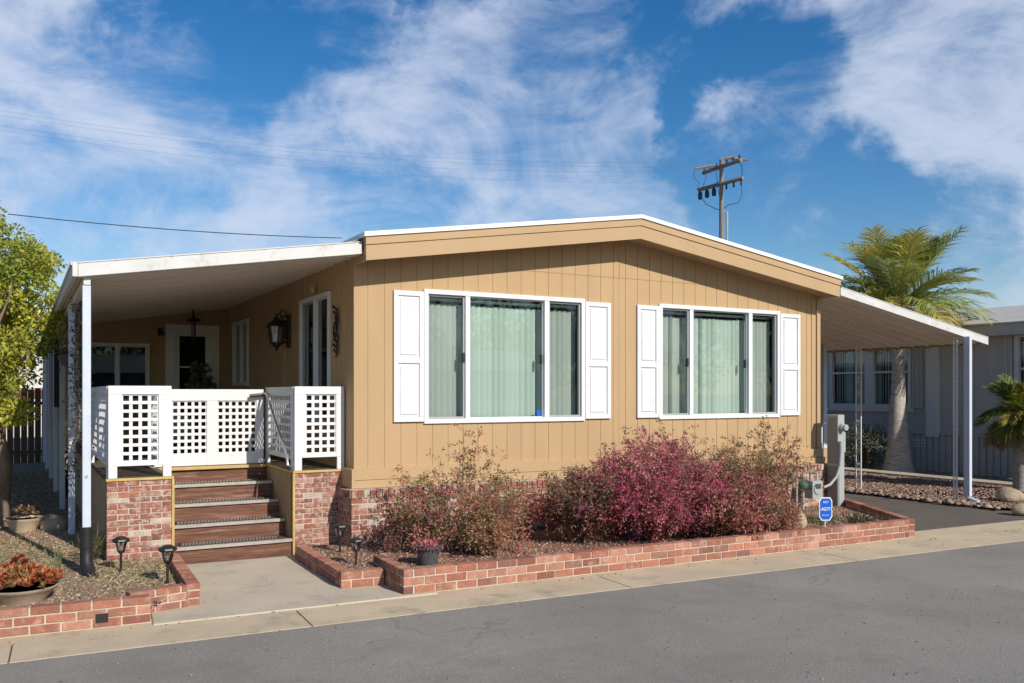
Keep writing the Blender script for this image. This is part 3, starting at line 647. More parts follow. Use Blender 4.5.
mb.box(CX1-.1, CX1-.04, CY0+.1, CY1-.1, cz(CX1)-.02, cz(CX1)+.002)
mb.build('corrugated_edge', M['brownpanel'], cp)
def iron_column(x, y, ang=0, label=None, w=.115):
    m = MB(); zt_ = cz(x)-.02; dx, dy = math.cos(ang)*w, math.sin(ang)*w
    m.tube([(x, y, -.02), (x, y, zt_)], .013, 6); m.tube([(x+dx, y+dy, -.02), (x+dx, y+dy, zt_)], .013, 6)
    m.box(x-.06, x+dx+.06, y-.05, y+.05, -.02, .015)
    c = m.build('iron_column', M['white'], cp, label=label)
    s = MB(); z = .12; i = 0; s.tube([(x+dx/2, y+dy/2, .0), (x+dx/2, y+dy/2, zt_)], .004, 4)
    while z < zt_-.25:
        pts = []; sg = 1 if i % 2 else -1
        for k in range(13):
            a = k/12*2*math.pi*1.15; r = .045*(1-.55*k/12)
            pts.append((x+dx/2+math.cos(a)*r*sg*.95*(dx/w), y+dy/2+math.cos(a)*r*sg*(dy/w)+.0, z+.07+math.sin(a)*.07+k*.004))
        s.tube(pts, .0065, 4)
        if i % 3 == 1:
            for q in range(5):
                a = q*1.3; s.lathe([(.002, z+.1), (.016, z+.11), (.002, z+.125)], x+dx/2+.02*math.cos(a), y+dy/2+.02*math.sin(a), 5)
        z += .27; i += 1
    s.build('scrollwork', M['white'], c)
    return c
xa = 13.9
iron_column(xa, YX(957, xa), math.pi/2+.0, label='scrolled white iron column at the front of the carport', w=.06)
iron_column(xa, YX(861, xa), math.pi/2, label='scrolled white iron column, second from the front of the carport')
iron_column(xa, 14.3, math.pi/2); iron_column(xa, 17.2, math.pi/2)
m = MB(); yy = YX(967, xa); m.box(xa-.02, xa+.05, yy-.06, yy+.05, .12, cz(xa)-.02); m.tube([(xa+.015, yy, .16), (xa+.015, yy-.02, .08), (xa+.0, yy-.2, .03)], .045, 10)
m.build('downspout', M['postblue'], cp, bevel=.006, label='pale blue downspout at the front corner of the carport')
m = MB(); yy = YX(823.5, xa); m.box(xa-.05, xa+.05, yy-.05, yy+.05, 0, cz(xa)-.02); m.build('post', M['postblue'], cp, bevel=.006)
m = MB(); m.tube([(X1+.06, YF-.01, .99), (X1+.06, YF-.01, 1.32), (X1+.03, YF-.09, 1.38)], .012, 8); m.build('pipe_stub', M['white'], house, smooth=True)
# ------------------------------------------------------------------ planters
SZL = .14
def planter(name, label, pts, hgt, soilpts, courses_pal=RED, group='low brick planters', flip=False, bh=.062):
    c = pts[0]; t = thing(name, label, 'planter', (c.x, c.y, 0), group)
    bk, mo = MB(), MB(); T = .11
    for i in range(len(pts)-1):
        p0, p1 = pts[i], pts[i+1]; fr, L_ = seg_frame(p0, p1, flip)
        a0 = 0 if i == 0 else .0; 
        brickwork(bk, mo, fr, a0, L_-(.0 if i == len(pts)-2 else .112), -T, 0, 0, hgt, courses_pal, bl=.215, bh=bh, start=i)
    o = bk.build('brick_wall', M['brickred'], t, bevel=.004); mo.build('mortar', M['mortarlight'], o)
    return t
A0 = G(-260, 667); A1 = G(151, 623); A2 = A1+rn*.26-rd*.02; A3 = G(200, 606); A4 = G(178, 572)
planter('brick_planter', 'brick planter at the far left of the photo holding the orange succulents', [A0, A1], .215, None)
planter('brick_planter', 'short brick planter corner between the left porch pier and the front walk', [A2-rd*.12, A3, A4], .2, None)
B0 = G(295, 560); B1 = G(341, 590); B2 = G(384.5, 586)
planter('brick_planter', 'small low brick planter holding two path lights, right of the steps', [B0, B1, B2], .165, None)
C0 = G(384.5, 588); C1 = G(403.5, 596); C2 = G(915, 537.4); C3 = Vector((11.1, 9.28, 0))
planter('brick_planter', 'long brick planter running along the kerb below the red shrubs', [C0+Vector((.05, .45, 0)), C1, C2, C3], .235, None, bh=.066)
frd, Ld = seg_frame(A0, A1); dh = (G(102, 630)-A0).length
mdh = MB(); mdh.fbox(frd, dh-.045, dh+.045, -.02, .006, .045, .115); mdh.build('drain_hole_dark', M['black'], bpy.data.objects['brick_planter'])  # black block on the brick face, the hole's inner shade as colour

# soils
sheet('left_bed_soil', [A0+rn*.1, A1+rn*.1-rd*.05, A2+rn*.1, A3+Vector((-.1, .05, 0)), A4+Vector((-.05, 0, 0)), (PA, 10.0), (PA+.0, 25), (-9, 25), (-9, 7)], SZL-.03, M['dirt'])
sheet('right_bed_soil', [B0+Vector((.1, .02, 0)), B1+Vector((.08, .1, 0)), C0+Vector((.1, .1, 0)), C1+Vector((.08, .1, 0)), C2+Vector((-.05, .08, 0)), C3+Vector((-.1, 0, 0)), (10.9, 9.45), (3.3, 9.45), (2.75, 9.92)], SZL, M['soil'])
# chips of stone and litter (stuff)
def in_poly(P, poly):
    x, y = P[:, 0], P[:, 1]; ins = np.zeros(len(P), bool); n = len(poly)
    for i in range(n):
        x1, y1 = poly[i][0], poly[i][1]; x2, y2 = poly[(i+1) % n][0], poly[(i+1) % n][1]
        c = ((y1 > y) != (y2 > y)) & (x < (x2-x1)*(y-y1)/(y2-y1+1e-12)+x1); ins ^= c
    return ins
def scatter(name, poly, n, z, size, pal, label=None, flat=.6):
    poly = [(p[0], p[1]) for p in poly]; a = np.array(poly); lo, hi = a.min(0), a.max(0)
    P = rng.uniform(lo, hi, (n, 2)); P = P[in_poly(P, poly)]; n = len(P)
    base = np.array([(-1, -1, -.6), (1, -1, -.5), (1, 1, -.6), (-1, 1, -.5), (-.7, -.7, .8), (.6, -.8, .6), (.7, .6, .9), (-.8, .7, .6)])
    F6 = np.array([(3, 2, 1, 0), (4, 5, 6, 7), (0, 1, 5, 4), (1, 2, 6, 5), (2, 3, 7, 6), (3, 0, 4, 7)])
    s = size*rng.uniform(.45, 1.35, (n, 1, 1))*rng.uniform(.6, 1.3, (n, 1, 3)); s[:, :, 2] *= flat
    V = base[None]*s+rng.normal(0, .12, (n, 8, 3))*s; th = rng.uniform(0, 6.28, n); c, q = np.cos(th)[:, None], np.sin(th)[:, None]
    X = V[..., 0]*c-V[..., 1]*q; Y = V[..., 0]*q+V[..., 1]*c
    V = np.stack([X+P[:, :1], Y+P[:, 1:], V[..., 2]+z+s[:, :, 2]*.4], -1).reshape(-1, 3)
    Fc = (np.arange(n)[:, None, None]*8+F6[None]).reshape(-1, 4)
    pal = np.array(pal); C = pal[rng.integers(0, len(pal), n)]*rng.uniform(.7, 1.25, (n, 1)); C = np.repeat(C, 6, 0)
    return tag(np_mesh(name, V, Fc, C, M['chips']), label, None, None, 'stuff')
redchip = [(.36, .17, .11), (.3, .14, .1), (.42, .25, .17), (.25, .13, .1), (.45, .32, .24), (.2, .12, .09)]
scatter('mulch_chips', [B0+Vector((.13, .05, 0)), B1+Vector((.1, .12, 0)), C0+Vector((.1, .15, 0)), C1+Vector((.12, .12, 0)), C2+Vector((-.1, .12, 0)), (10.9, 9.4), (3.3, 9.4), (2.8, 9.85)], 16000, SZL, .011, redchip, 'reddish stone chips covering the soil of the right hand planters')
tanchip = [(.38, .27, .17), (.3, .21, .14), (.45, .34, .23), (.22, .15, .1), (.36, .2, .13), (.15, .11, .08)]
scatter('gravel', [A0+rn*.12, A1+rn*.12, A3+Vector((-.14, .08, 0)), A4+Vector((-.1, 0, 0)), (PA-.02, 10.0), (PA-.02, 22), (-3, 22), (-3, 7)], 60000, SZL-.03, .011, tanchip, 'pale gravel and grit in the bed at the left')
bed = [e1, (R(26, GW)[0], R(26, GW)[1]), (16.8, 6), (16.85, 26), (13.65, 26), (13.6, 11), (13.5, 8.5)]
sheet('gravel_bed', bed, .03, M['soil'])
scatter('red_gravel', [p for p in bed[:2]]+[(16.8, 5.5), (16.8, 18), (13.7, 18), (13.65, 11), (13.5, 8.5)], 52000, .03, .017, [(.3, .17, .12), (.24, .14, .1), (.34, .22, .16), (.18, .11, .08), (.4, .3, .23)], 'reddish lava rock filling the bed beside the driveway')
scatter('edge_rocks', [(13.35, 8.3), (13.75, 8.3), (13.85, 20), (13.45, 20)], 900, .03, .045, [(.3, .2, .15), (.4, .3, .23), (.22, .16, .12)], 'small broken stones edging the driveway')
# litter of dry stalks, left bed and right bed
def litter(name, poly, n, z, L0, pal, label, lift=.35):
    poly = [(p[0], p[1]) for p in poly]; a = np.array(poly); lo, hi = a.min(0), a.max(0)
    P = rng.uniform(lo, hi, (n, 2)); P = P[in_poly(P, poly)]; n = len(P); P = np.concatenate([P, np.full((n, 1), z+.006)], 1)
    D = rng.normal(size=(n, 3)); D[:, 2] = np.abs(D[:, 2])*lift; pal = np.array(pal)
    o = leaves(name, P, D, L0*rng.uniform(.4, 1.4, n), np.full(n, .006)*rng.uniform(.6, 1.6, n), pal[rng.integers(0, len(pal), n)]*rng.uniform(.7, 1.2, (n, 1)), M['drygrass'], None)
    return tag(o, label, None, None, 'stuff')
straw = [(.5, .4, .22), (.42, .33, .18), (.35, .28, .16), (.55, .46, .3), (.25, .25, .1)]
litter('dry_grass', [(-1.9, 9.3), (.35, 9.2), (.45, 10.8), (.0, 12), (-2, 12)], 16000, SZL-.03, .07, straw, 'straw coloured dry grass and stalks behind the succulents')
litter('dry_twigs', [A2+rn*.15, A3+Vector((-.15, .1, 0)), (1.4, 9.9), (.7, 9.95), (.55, 9.0)], 2600, SZL-.03, .08, straw, 'dry twigs and leaf litter at the foot of the left pier')
litter('leaf_litter', [(3.3, 7.7), (9.8, 7.55), (10.4, 8.6), (3.3, 9.3)], 6000, SZL, .035, [(.35, .15, .1), (.45, .3, .2), (.3, .12, .1), (.25, .2, .1)], 'fallen leaves under the red shrubs')
scatter('gutter_grit', [R(-3, GW-.03), R(-3, GW+.03), R(16, GW+.03), R(16, GW-.03)], 1100, -.001, .008, [(.15, .12, .09), (.25, .2, .13), (.1, .09, .05)], 'dark grit along the gutter joint')
scatter('road_edge_grit', [R(-3, -.10), R(-3, .02), R(18, .02), R(18, -.10)], 1500, -.008, .007, [(.15, .12, .1), (.3, .25, .18), (.2, .17, .13)], 'grit along the edge of the asphalt')
litter('fallen_leaves', [R(0, -.5), R(0, 2.0), R(14, 1.2), R(14, -.5)], 330, .016, .03, [(.35, .12, .1), (.3, .18, .1), (.2, .1, .06)], 'stray fallen leaves on the gutter and walk', .05)
scatter('road_grit', [R(-3, -3.5), R(-3, -.1), R(16, -.1), R(16, -3.5)], 2600, -.002, .0045, [(.4, .36, .3), (.15, .14, .12), (.3, .28, .25)], 'loose grit on the asphalt')
# ------------------------------------------------------------------ shrubs
def shrub(name, label, cat, x, y, z0, h, r, nst, pal, leafL=.034, leafW=.016, seedgroup=None, dens=1.0, lean=(0, 0), top=.35, stemcol='bark', base=.16, twl=.13):
    t = thing(name, label, cat, (x, y, z0), seedgroup)
    st = MB(); P, D, C = [], [], []; pal = np.array(pal)
    for i in range(nst):
        a = rng.uniform(0, 2*math.pi); rr = r*math.sqrt(rng.uniform(0, 1)); hh = h*(1-.45*(rr/r)**1.6)*rng.uniform(.62, 1.06)
        if rng.uniform() < top*.35: hh *= 1.22
        b0 = np.array([x+math.cos(a)*base*rng.uniform(0, 1), y+math.sin(a)*base*rng.uniform(0, 1), z0])
        tip = np.array([x+math.cos(a)*rr+lean[0], y+math.sin(a)*rr+lean[1], z0+hh]); mid = b0*.45+tip*.55; mid[:2] = b0[:2]*.65+tip[:2]*.35; mid[2] = z0+hh*.62
        pts = [((1-t_)**2)*b0+2*t_*(1-t_)*mid+t_*t_*tip for t_ in np.linspace(0, 1, 7)]
        st.tube([tuple(p) for p in pts], [.007*(1-.75*k/6) for k in range(7)], 4, cap=False)
        sc_ = pal[rng.integers(0, len(pal))]
        for t_ in np.concatenate([rng.uniform(.22, 1, int(11*dens)), rng.uniform(.75, 1, int(5*dens))]):
            p = ((1-t_)**2)*b0+2*t_*(1-t_)*mid+t_*t_*tip
            dr = nrm(rng.normal(size=3)+np.array([math.cos(a)*.5, math.sin(a)*.5, .35])); tl = twl*rng.uniform(.5, 1.5)
            n = 13; q = rng.uniform(.1, 1.05, n)[:, None]; pp = p+dr*tl*q+np.array([0, 0, -1])*(q**2)*tl*.35+rng.normal(0, .012, (n, 3))
            P.append(pp); D.append(dr+rng.normal(0, .75, (n, 3)))
            c = sc_*.65+pal[rng.integers(0, len(pal), n)]*.35; C.append(c*rng.uniform(.65, 1.35, (n, 1)))
    st.build('stems', M[stemcol], t)
    P = np.concatenate(P); D = np.concatenate(D); C = np.concatenate(C); keep = P[:, 2] > z0+.015; P, D, C = P[keep], D[keep], C[keep]; n = len(P)
    leaves('foliage', P, D, leafL*rng.uniform(.6, 1.35, n), leafW*rng.uniform(.7, 1.3, n), C, M['leaf'], t); return t
RST = (.52, .24, .14); GRN = (.2, .21, .08); OLV = (.3, .24, .11); BRN = (.33, .17, .11); RDB = (.45, .13, .10); CRM = (.46, .075, .12); CR2 = (.58, .13, .20); PNK = (.62, .28, .25); DRK = (.13, .075, .07); PUR = (.28, .08, .13); DGR = (.1, .12, .06)
sg = 'shrubs in the long front planter'
shrub('nandina_shrub', 'tall sparse green and reddish shrub beside the grey pot, below the larger window', 'shrub', XW(462, 8.6), 8.6, SZL, 1.1, .85, 56, [RST, GRN, RDB, BRN, OLV, RDB, GRN], dens=.65, top=1.0, seedgroup=sg, twl=.2, base=.22)
shrub('nandina_shrub', 'low dark red shrub behind and left of the grey pot', 'shrub', XW(408, 8.9), 8.85, SZL, .52, .38, 34, [RDB, PNK, GRN, BRN, DRK], seedgroup=sg, dens=.8)
shrub('nandina_shrub', 'pinkish red and green leaved low shrub directly right of the grey pot', 'shrub', XW(487, 8.3), 8.3, SZL, .46, .42, 40, [PNK, RDB, OLV, RST, GRN], seedgroup=sg, dens=.7)
shrub('nandina_shrub', 'dusty pink sprays at the right side of the sparse green shrub', 'shrub', XW(515, 8.9), 8.9, SZL, .72, .3, 20, [PNK, RDB, BRN, RST], seedgroup=sg, dens=.6, top=1)
shrub('nandina_shrub', 'dark purple green rounded shrub at the left end of the crimson mass', 'shrub', XW(582, 8.45), 8.45, SZL, .82, .55, 110, [DRK, PUR, DGR, BRN, OLV, RDB], seedgroup=sg)
shrub('nandina_shrub', 'crimson pink dense shrub between the two windows, front of the planter', 'shrub', XW(648, 8.35), 8.3, SZL, 1.06, .95, 220, [CRM, CR2, PUR, CR2, PNK, PNK, BRN, CRM, PUR], seedgroup=sg, top=.6, base=.35, twl=.17)
shrub('nandina_shrub', 'deep purple and bronze shrub above and behind the crimson one', 'shrub', XW(655, 8.95), 8.9, SZL, 1.2, .95, 110, [PUR, BRN, CRM, DRK, OLV, GRN], seedgroup=sg, top=1.0, dens=.75, twl=.18, base=.3)
shrub('nandina_shrub', 'bronze green shrub at the right of the crimson one, spilling over the bricks', 'shrub', XW(715, 7.95), 7.95, SZL, .85, .78, 180, [BRN, RDB, OLV, DGR, BRN, PNK, CR2], seedgroup=sg, base=.3)
shrub('nandina_shrub', 'brown red shrub with tall green sprigs, nearest the gas meter', 'shrub', XW(750, 8.9), 8.8, SZL, 1.2, .8, 90, [BRN, OLV, RDB, DRK, GRN], seedgroup=sg, top=1.0, dens=.7, twl=.18, base=.3)
shrub('nandina_shrub', 'low pink tipped shrub at the planter edge left of the security sign', 'shrub', XW(765, 7.9), 7.95, SZL, .5, .48, 70, [PNK, RDB, OLV, BRN], seedgroup=sg)
# ------------------------------------------------------------------ pots, lights, rocks
gp = G(428, 565, SZL)
t = thing('flower_pot', 'dark grey plastic pot with small red leaved plant in front of shrubs', 'pot', (gp.x, gp.y, SZL))
m = MB(); prof = [(.088, 0), (.118, .165), (.134, .168), (.137, .2), (.124, .203), (.118, .17), (.1, .165)]
m.lathe([(r, z+SZL) for r, z in prof], gp.x, gp.y, 28); m.build('pot', M['potgrey'], t, smooth=True)
m = MB(); m.lathe([(.001, SZL+.17), (.115, SZL+.172)], gp.x, gp.y, 16); m.build('soil', M['soil'], t)
P = np.array([gp.x, gp.y, SZL+.19])+rng.normal(0, 1, (420, 3))*np.array([.08, .08, .035]); D = rng.normal(size=(420, 3))+np.array([0, 0, .6]); pal = np.array([PNK, RDB, CR2, OLV])
leaves('leaves', P, D, rng.uniform(.02, .05, 420), rng.uniform(.01, .02, 420), pal[rng.integers(0, 4, 420)], M['leaf'], t)
gp2 = G(589, 552, SZL); gp2 = Vector((XW(583, 8.95), 9.0, SZL))
def path_light(px, py, h, label):
    g = G(px, py, .12); t = thing('path_light', label, 'light', (g.x, g.y, .11), 'solar path lights'); x, y, z = g.x, g.y, .11; k = h/.36
    m = MB(); m.tube([(x, y, z-.03), (x, y, z+.19*k)], .012*k, 10); m.build('stake', M['black'], t, smooth=True)
    m = MB(); m.lathe([(.014*k, z+.185*k), (.03*k, z+.2*k), (.032*k, z+.21*k)], x, y, 8)
    for q in range(4):
        a = q*math.pi/2+math.pi/4; m.tube([(x+.036*k*math.cos(a), y+.036*k*math.sin(a), z+.20*k), (x+.066*k*math.cos(a), y+.066*k*math.sin(a), z+.305*k)], .007*k, 6)
    m.lathe([(.076*k, z+.302*k), (.088*k, z+.315*k), (.082*k, z+.33*k), (.04*k, z+.352*k), (.012*k, z+.36*k)], x, y, 8); m.build('housing', M['black'], t)
    m = MB(); m.lathe([(.032*k, z+.20*k), (.060*k, z+.30*k)], x, y, 8); m.build('lens', M['lampglass'], t)
    m = MB(); m.lathe([(.008*k, z+.22*k), (.012*k, z+.29*k)], x, y, 8); m.build('bulb', M['meterlight'], t)
path_light(121, 571, .35, 'leftmost black solar path light, in front of the left brick pier')
path_light(167.5, 583, .36, 'black solar path light at the planter corner left of the walk')
path_light(340, 554, .35, 'black solar path light at the back of the small planter by the right pier')
path_light(356, 567, .31, 'black solar path light nearest the grey pot in the small planter')
def rock(x, y, z, r, label, seed, sq=.7, name='boulder'):
    import bmesh
    bm = bmesh.new(); bmesh.ops.create_icosphere(bm, subdivisions=3, radius=1); rs = np.random.default_rng(seed)
    k = rs.normal(size=(9, 3)); ph = rs.uniform(0, 6, 9)
    for v in bm.verts:
        p = np.array(v.co); f = 1+sum(.06*math.sin(float(p@k[i])*1.6+ph[i]) for i in range(9)); v.co = Vector(p*f*r); v.co.z *= sq
    me = bpy.data.meshes.new(name); bm.to_mesh(me); bm.free(); me.materials.append(M['rock'])
    o = bpy.data.objects.new(name, me); COL.objects.link(o); o.location = (x, y, z+r*sq*.55); return tag(o, label, 'rock')
g = G(795, 527, SZL); rock(g.x, g.y, SZL, .13, 'tan upright rock between the shrubs and the gas meter', 3, 1.1)
g = G(773, 510, SZL)
g = G(1010, 503); rock(g.x, g.y, .03, .2, 'tan boulder in the gravel bed below the small palm', 5)
g = G(1022, 515); rock(g.x, g.y, .02, .14, 'smaller brown boulder at the driveway edge, right edge of photo', 6)
g = G(52, 530, .1); rock(g.x, g.y, .08, .15, 'pale brown rock in the left bed near the blue posts', 8, .9)
g = G(66, 521, .1); 
# succulents
def succulent(name, label, x, y, z, n, r, pal, leafL=.055, pot=None, hz=.1, potm='terra'):
    t = thing(name, label, 'potted plant', (x, y, z))
    if pot:
        R_, h_ = pot; m = MB(); m.lathe([(R_*.62, z), (R_*.9, z+h_*.75), (R_*1.0, z+h_*.86), (R_*1.04, z+h_), (R_*.96, z+h_), (R_*.9, z+h_*.8)], x, y, 32); m.build('pot', M[potm], t, smooth=True)
        m = MB(); m.lathe([(.001, z+h_*.84), (R_*.93, z+h_*.84)], x, y, 20); m.build('soil', M['soil'], t); z = z+h_*.84
    P, D, C = [], [], []; pal = np.array(pal)
    for i in range(n):
        a = rng.uniform(0, 6.28); q = r*math.sqrt(rng.uniform()); hh = hz*(1-.5*(q/r)**2)*rng.uniform(.5, 1.25); c = pal[rng.integers(0, len(pal))]
        for k in range(16):
            th = k*2.4+a; el = .25+.075*k; d = np.array([math.cos(th)*math.cos(el), math.sin(th)*math.cos(el), math.sin(el)])
            P.append([x+math.cos(a)*q, y+math.sin(a)*q, z+hh]); D.append(d); C.append(c*rng.uniform(.7, 1.3))
    P, D, C = map(np.array, (P, D, C)); n = len(P); leaves('leaves', P, D, leafL*rng.uniform(.7, 1.2, n), np.full(n, leafL*.3), C, M['leaf'], t, N=np.tile([0, 0, 1.], (n, 1))+rng.normal(0, .2, (n, 3)), fold=.3)
    return t
SUC = [(.62, .2, .08), (.68, .28, .12), (.55, .15, .07), (.6, .36, .16), (.4, .28, .12)]
g = G(24, 604, .11); succulent('potted_succulent', 'wide clay bowl of orange red succulents by the left brick edge', g.x-.02, g.y+.12, .11, 200, .30, SUC, pot=(.28, .13), hz=.13)
g = G(30, 578, .11); succulent('succulent_plant', 'red tipped succulent growing just behind the clay bowl', g.x-.1, g.y+.1, .11, 26, .14, [(.45, .1, .06), (.5, .16, .1)], hz=.16)
g = G(24, 531, .11); succulent('potted_succulent', 'small square pale pot with pink succulent, farther back in the left bed', g.x, g.y, .11, 30, .16, [(.4, .22, .15), (.45, .3, .2), (.3, .25, .12)], pot=(.22, .17), hz=.14, potm='terra')
g = G(2, 545, .11); succulent('potted_succulent', 'clay pot with faded plant at the left edge of the photo, beside the tree', g.x-.2, g.y+.2, .11, 14, .1, [(.35, .3, .15), (.3, .25, .12)], pot=(.18, .18), hz=.1)
# thin green stalks near left bed
t = thing('onion_grass', 'few thin green stalks standing beside the black downspout boot', 'plant', (.35, 9.6, .11))
P = np.array([G(56+rng.uniform(-4, 6), 575, .11) for _ in range(12)])
leaves('blades', P, np.array([[rng.normal(0, .15), rng.normal(0, .15), 1] for _ in range(12)]), rng.uniform(.15, .4, 12), np.full(12, .012), np.tile([.2, .26, .1], (12, 1)), M['leaf'], t)
# ground plants along the planter right end
P_ = []
def tuft(name, label, x, y, z, n, r, h, pal, cat='plant', W=.012):
    t = thing(name, label, cat, (x, y, z)); pal = np.array(pal)
    P = np.stack([x+rng.normal(0, r*.5, n), y+rng.normal(0, r*.5, n), np.full(n, z)+rng.uniform(0, h*.5, n)], 1); D = rng.normal(size=(n, 3))*.6+np.array([0, 0, .8])
    leaves('leaves', P, D, h*rng.uniform(.4, 1.1, n), np.full(n, W), pal[rng.integers(0, len(pal), n)]*rng.uniform(.7, 1.3, (n, 1)), M['leaf'], t); return t
g = G(808, 521, SZL); tuft('low_plant', 'low grey green plant at the foot of the gas meter', g.x, g.y-.1, SZL, 420, .3, .07, [(.16, .19, .08), (.24, .22, .12)], W=.02)
g = G(862, 523, SZL); tuft('low_plant', 'low dark plant right of the electric pedestal', g.x, g.y, SZL, 260, .25, .1, [(.12, .14, .07), (.16, .12, .08)], W=.02)
tuft('low_plant', 'green tuft at the inner end of the brick planter by the pier corner', PA-.12, 10.1, .11, 160, .1, .3, [(.16, .15, .07), (.2, .16, .08)])
# ------------------------------------------------------------------ utility things
ep = G(838, 517, .1); ex, ey = 10.93, 9.2
t = thing('electric_pedestal', 'tall grey green electric meter pedestal at the right corner of the tan house', 'utility box', (ex, ey, .1))
exl, exr = XW(838, ey), XW(844.5, ey); eyb = YX(827, exl)
m = MB(); m.box(exl, exr, ey, eyb, .1, 1.52); m.build('cabinet', M['meterlight'], t, bevel=.006)
m = MB(); m.box(exl-.004, exl-.0005, ey+.012, eyb-.012, .14, .74); m.box(exl-.004, exl-.0005, ey+.012, eyb-.012, .78, 1.49); m.build('side_panel', M['meter'], t)  # left side in a darker colour that carries its shade
m = MB(); m.box(exl+.015, exr-.015, ey-.010, ey-.0005, .14, .72); m.build('front_cover', M['meterlight'], t, bevel=.003)
m = MB(); m.box(exr+.001, exr+.05, ey+.02, ey+.14, .95, 1.25); m.build('side_box', M['meterlight'], t, bevel=.004)
m = MB(); m.tube([(exl+.07, ey, 1.33), (exl+.07, ey-.05, 1.33)], .058, 18); m.tube([(exl+.07, ey-.05, 1.33), (exl+.07, ey-.10, 1.33)], .045, 18); m.build('meter_dial', M['meterlight'], t, smooth=True)
m = MB(); m.box(exl-.15, exr+.3, ey-.15, ey+.3, -.02, .13); m.build('pad', M['concrete'], t, bevel=.01)
m = MB(); xx = exl+.03
m.tube([(xx, ey-.03, 1.12), (xx-.005, ey-.035, .95), (xx-.03, ey-.04, .76), (xx-.10, ey-.04, .60), (xx-.22, ey-.02, .48), (xx-.34, ey-.0, .44)], [.03, .024, .022, .021, .021, .021], 10); m.build('conduit', M['meterlight'], t, smooth=True)
gx, gy_ = XW(808, 9.15), 9.15
t = thing('gas_meter', 'small grey gas meter with pipes and green regulator beside the electric pedestal', 'gas meter', (gx, gy_, SZL))
m = MB(); m.box(gx+.02, gx+.22, gy_-.07, gy_+.08, .3, .56); m.tube([(gx+.12, gy_-.071, .44), (gx+.12, gy_-.085, .44)], .07, 20); m.build('body', M['meterlight'], t, bevel=.02)
m = MB(); m.box(gx+.07, gx+.17, gy_-.092, gy_-.085, .45, .52); m.build('dial', M['potgrey'], t)
m = MB(); m.tube([(gx+.05, gy_, .56), (gx+.05, gy_, .68), (gx-.1, gy_, .7), (gx-.1, gy_, .12)], .018, 8); m.tube([(gx+.19, gy_, .56), (gx+.19, gy_, .66), (gx+.19, gy_+.15, .68)], .018, 8); m.tube([(gx-.2, gy_+.03, .12), (gx-.2, gy_+.03, .6), (gx-.26, gy_+.1, .66)], .015, 8)
m.tube([(gx-.1, gy_, .25), (gx-.1, gy_, .30)], .03, 8); m.build('pipe', M['meterlight'], t, smooth=True)
m = MB(); m.lathe([(.02, .44), (.065, .46), (.075, .50), (.065, .53), (.02, .56), (.018, .62)], gx-.1, gy_-.0, 14); m.build('regulator', M['green'], t, smooth=True)
m = MB(); m.tube([(gx-.35, gy_+.1, .15), (gx-.33, gy_+.08, .6), (gx-.18, gy_+.05, .77), (gx+.0, gy_+.1, .74)], .016, 8); m.build('hose', M['blackpipe'], t, smooth=True)
# sign
sgx = G(825, 535, SZL); sx, sy = sgx.x, sgx.y
t = thing('security_sign', 'blue octagonal security yard sign on a thin stake at the right of the shrubs', 'sign', (sx, sy, SZL))
m = MB(); m.tube([(sx, sy, SZL-.02), (sx, sy, .32)], .006, 6); m.build('stake', M['signwhite'], t)
ang = -YAW*.9; fs = Fr((sx, sy-.008, 0), (math.cos(ang), math.sin(ang), 0), (math.sin(ang), -math.cos(ang), 0)); cz0 = SZL+.315
def octo(m, w, h, d0, d1):
    c = .30; pts = [(-w, -h*(1-c*1.1)), (-w*(1-c*1.3), -h), (w*(1-c*1.3), -h), (w, -h*(1-c*1.1)), (w, -h*.12), (w*.88, 0), (w, h*.12), (w, h*(1-c)), (w*(1-c), h), (-w*(1-c), h), (-w, h*(1-c)), (-w, h*.12), (-w*.88, 0), (-w, -h*.12)]
    n = len(pts); b = [fs.p(p[0], d0, cz0+p[1]) for p in pts]+[fs.p(p[0], d1, cz0+p[1]) for p in pts]
    m.add(b, [tuple(range(n)), tuple(range(2*n-1, n-1, -1))]+[(i, (i+1) % n, n+(i+1) % n, n+i) for i in range(n)])
m = MB(); octo(m, .080, .14, 0, .006); pl = m.build('sign_plate', M['signwhite'], t)
m = MB(); octo(m, .070, .128, .0065, .008); m.build('sign_face', M['signblue'], t)
def text(s, size, fr, a, d, z, m, parent, name, bold=.0):
    cu = bpy.data.curves.new(name, 'FONT'); cu.body = s; cu.size = size; cu.align_x = 'CENTER'; cu.align_y = 'CENTER'; cu.extrude = .0006; cu.offset = bold
    tmp = bpy.data.objects.new('tmp', cu); COL.objects.link(tmp); bpy.context.view_layer.update()
    me = bpy.data.meshes.new_from_object(tmp.evaluated_get(bpy.context.evaluated_depsgraph_get())); bpy.data.objects.remove(tmp); bpy.data.curves.remove(cu)
    off = OFF[parent.name]
    for v in me.vertices:
        p = fr.p(a+v.co.x, d+v.co.z, z+v.co.y); v.co = p-off
    me.materials.clear(); me.materials.append(m); o = bpy.data.objects.new(name, me); COL.objects.link(o); o.parent = parent; return o
text('ADT', .056, fs, 0, .0092, cz0-.002, M['signwhite'], t, 'lettering', .0005)
text('ADT', .036, fs, 0, .0092, cz0+.082, M['signwhite'], t, 'lettering')
text('SECURITY', .02, fs, 0, .0092, cz0-.075, M['signwhite'], t, 'lettering')
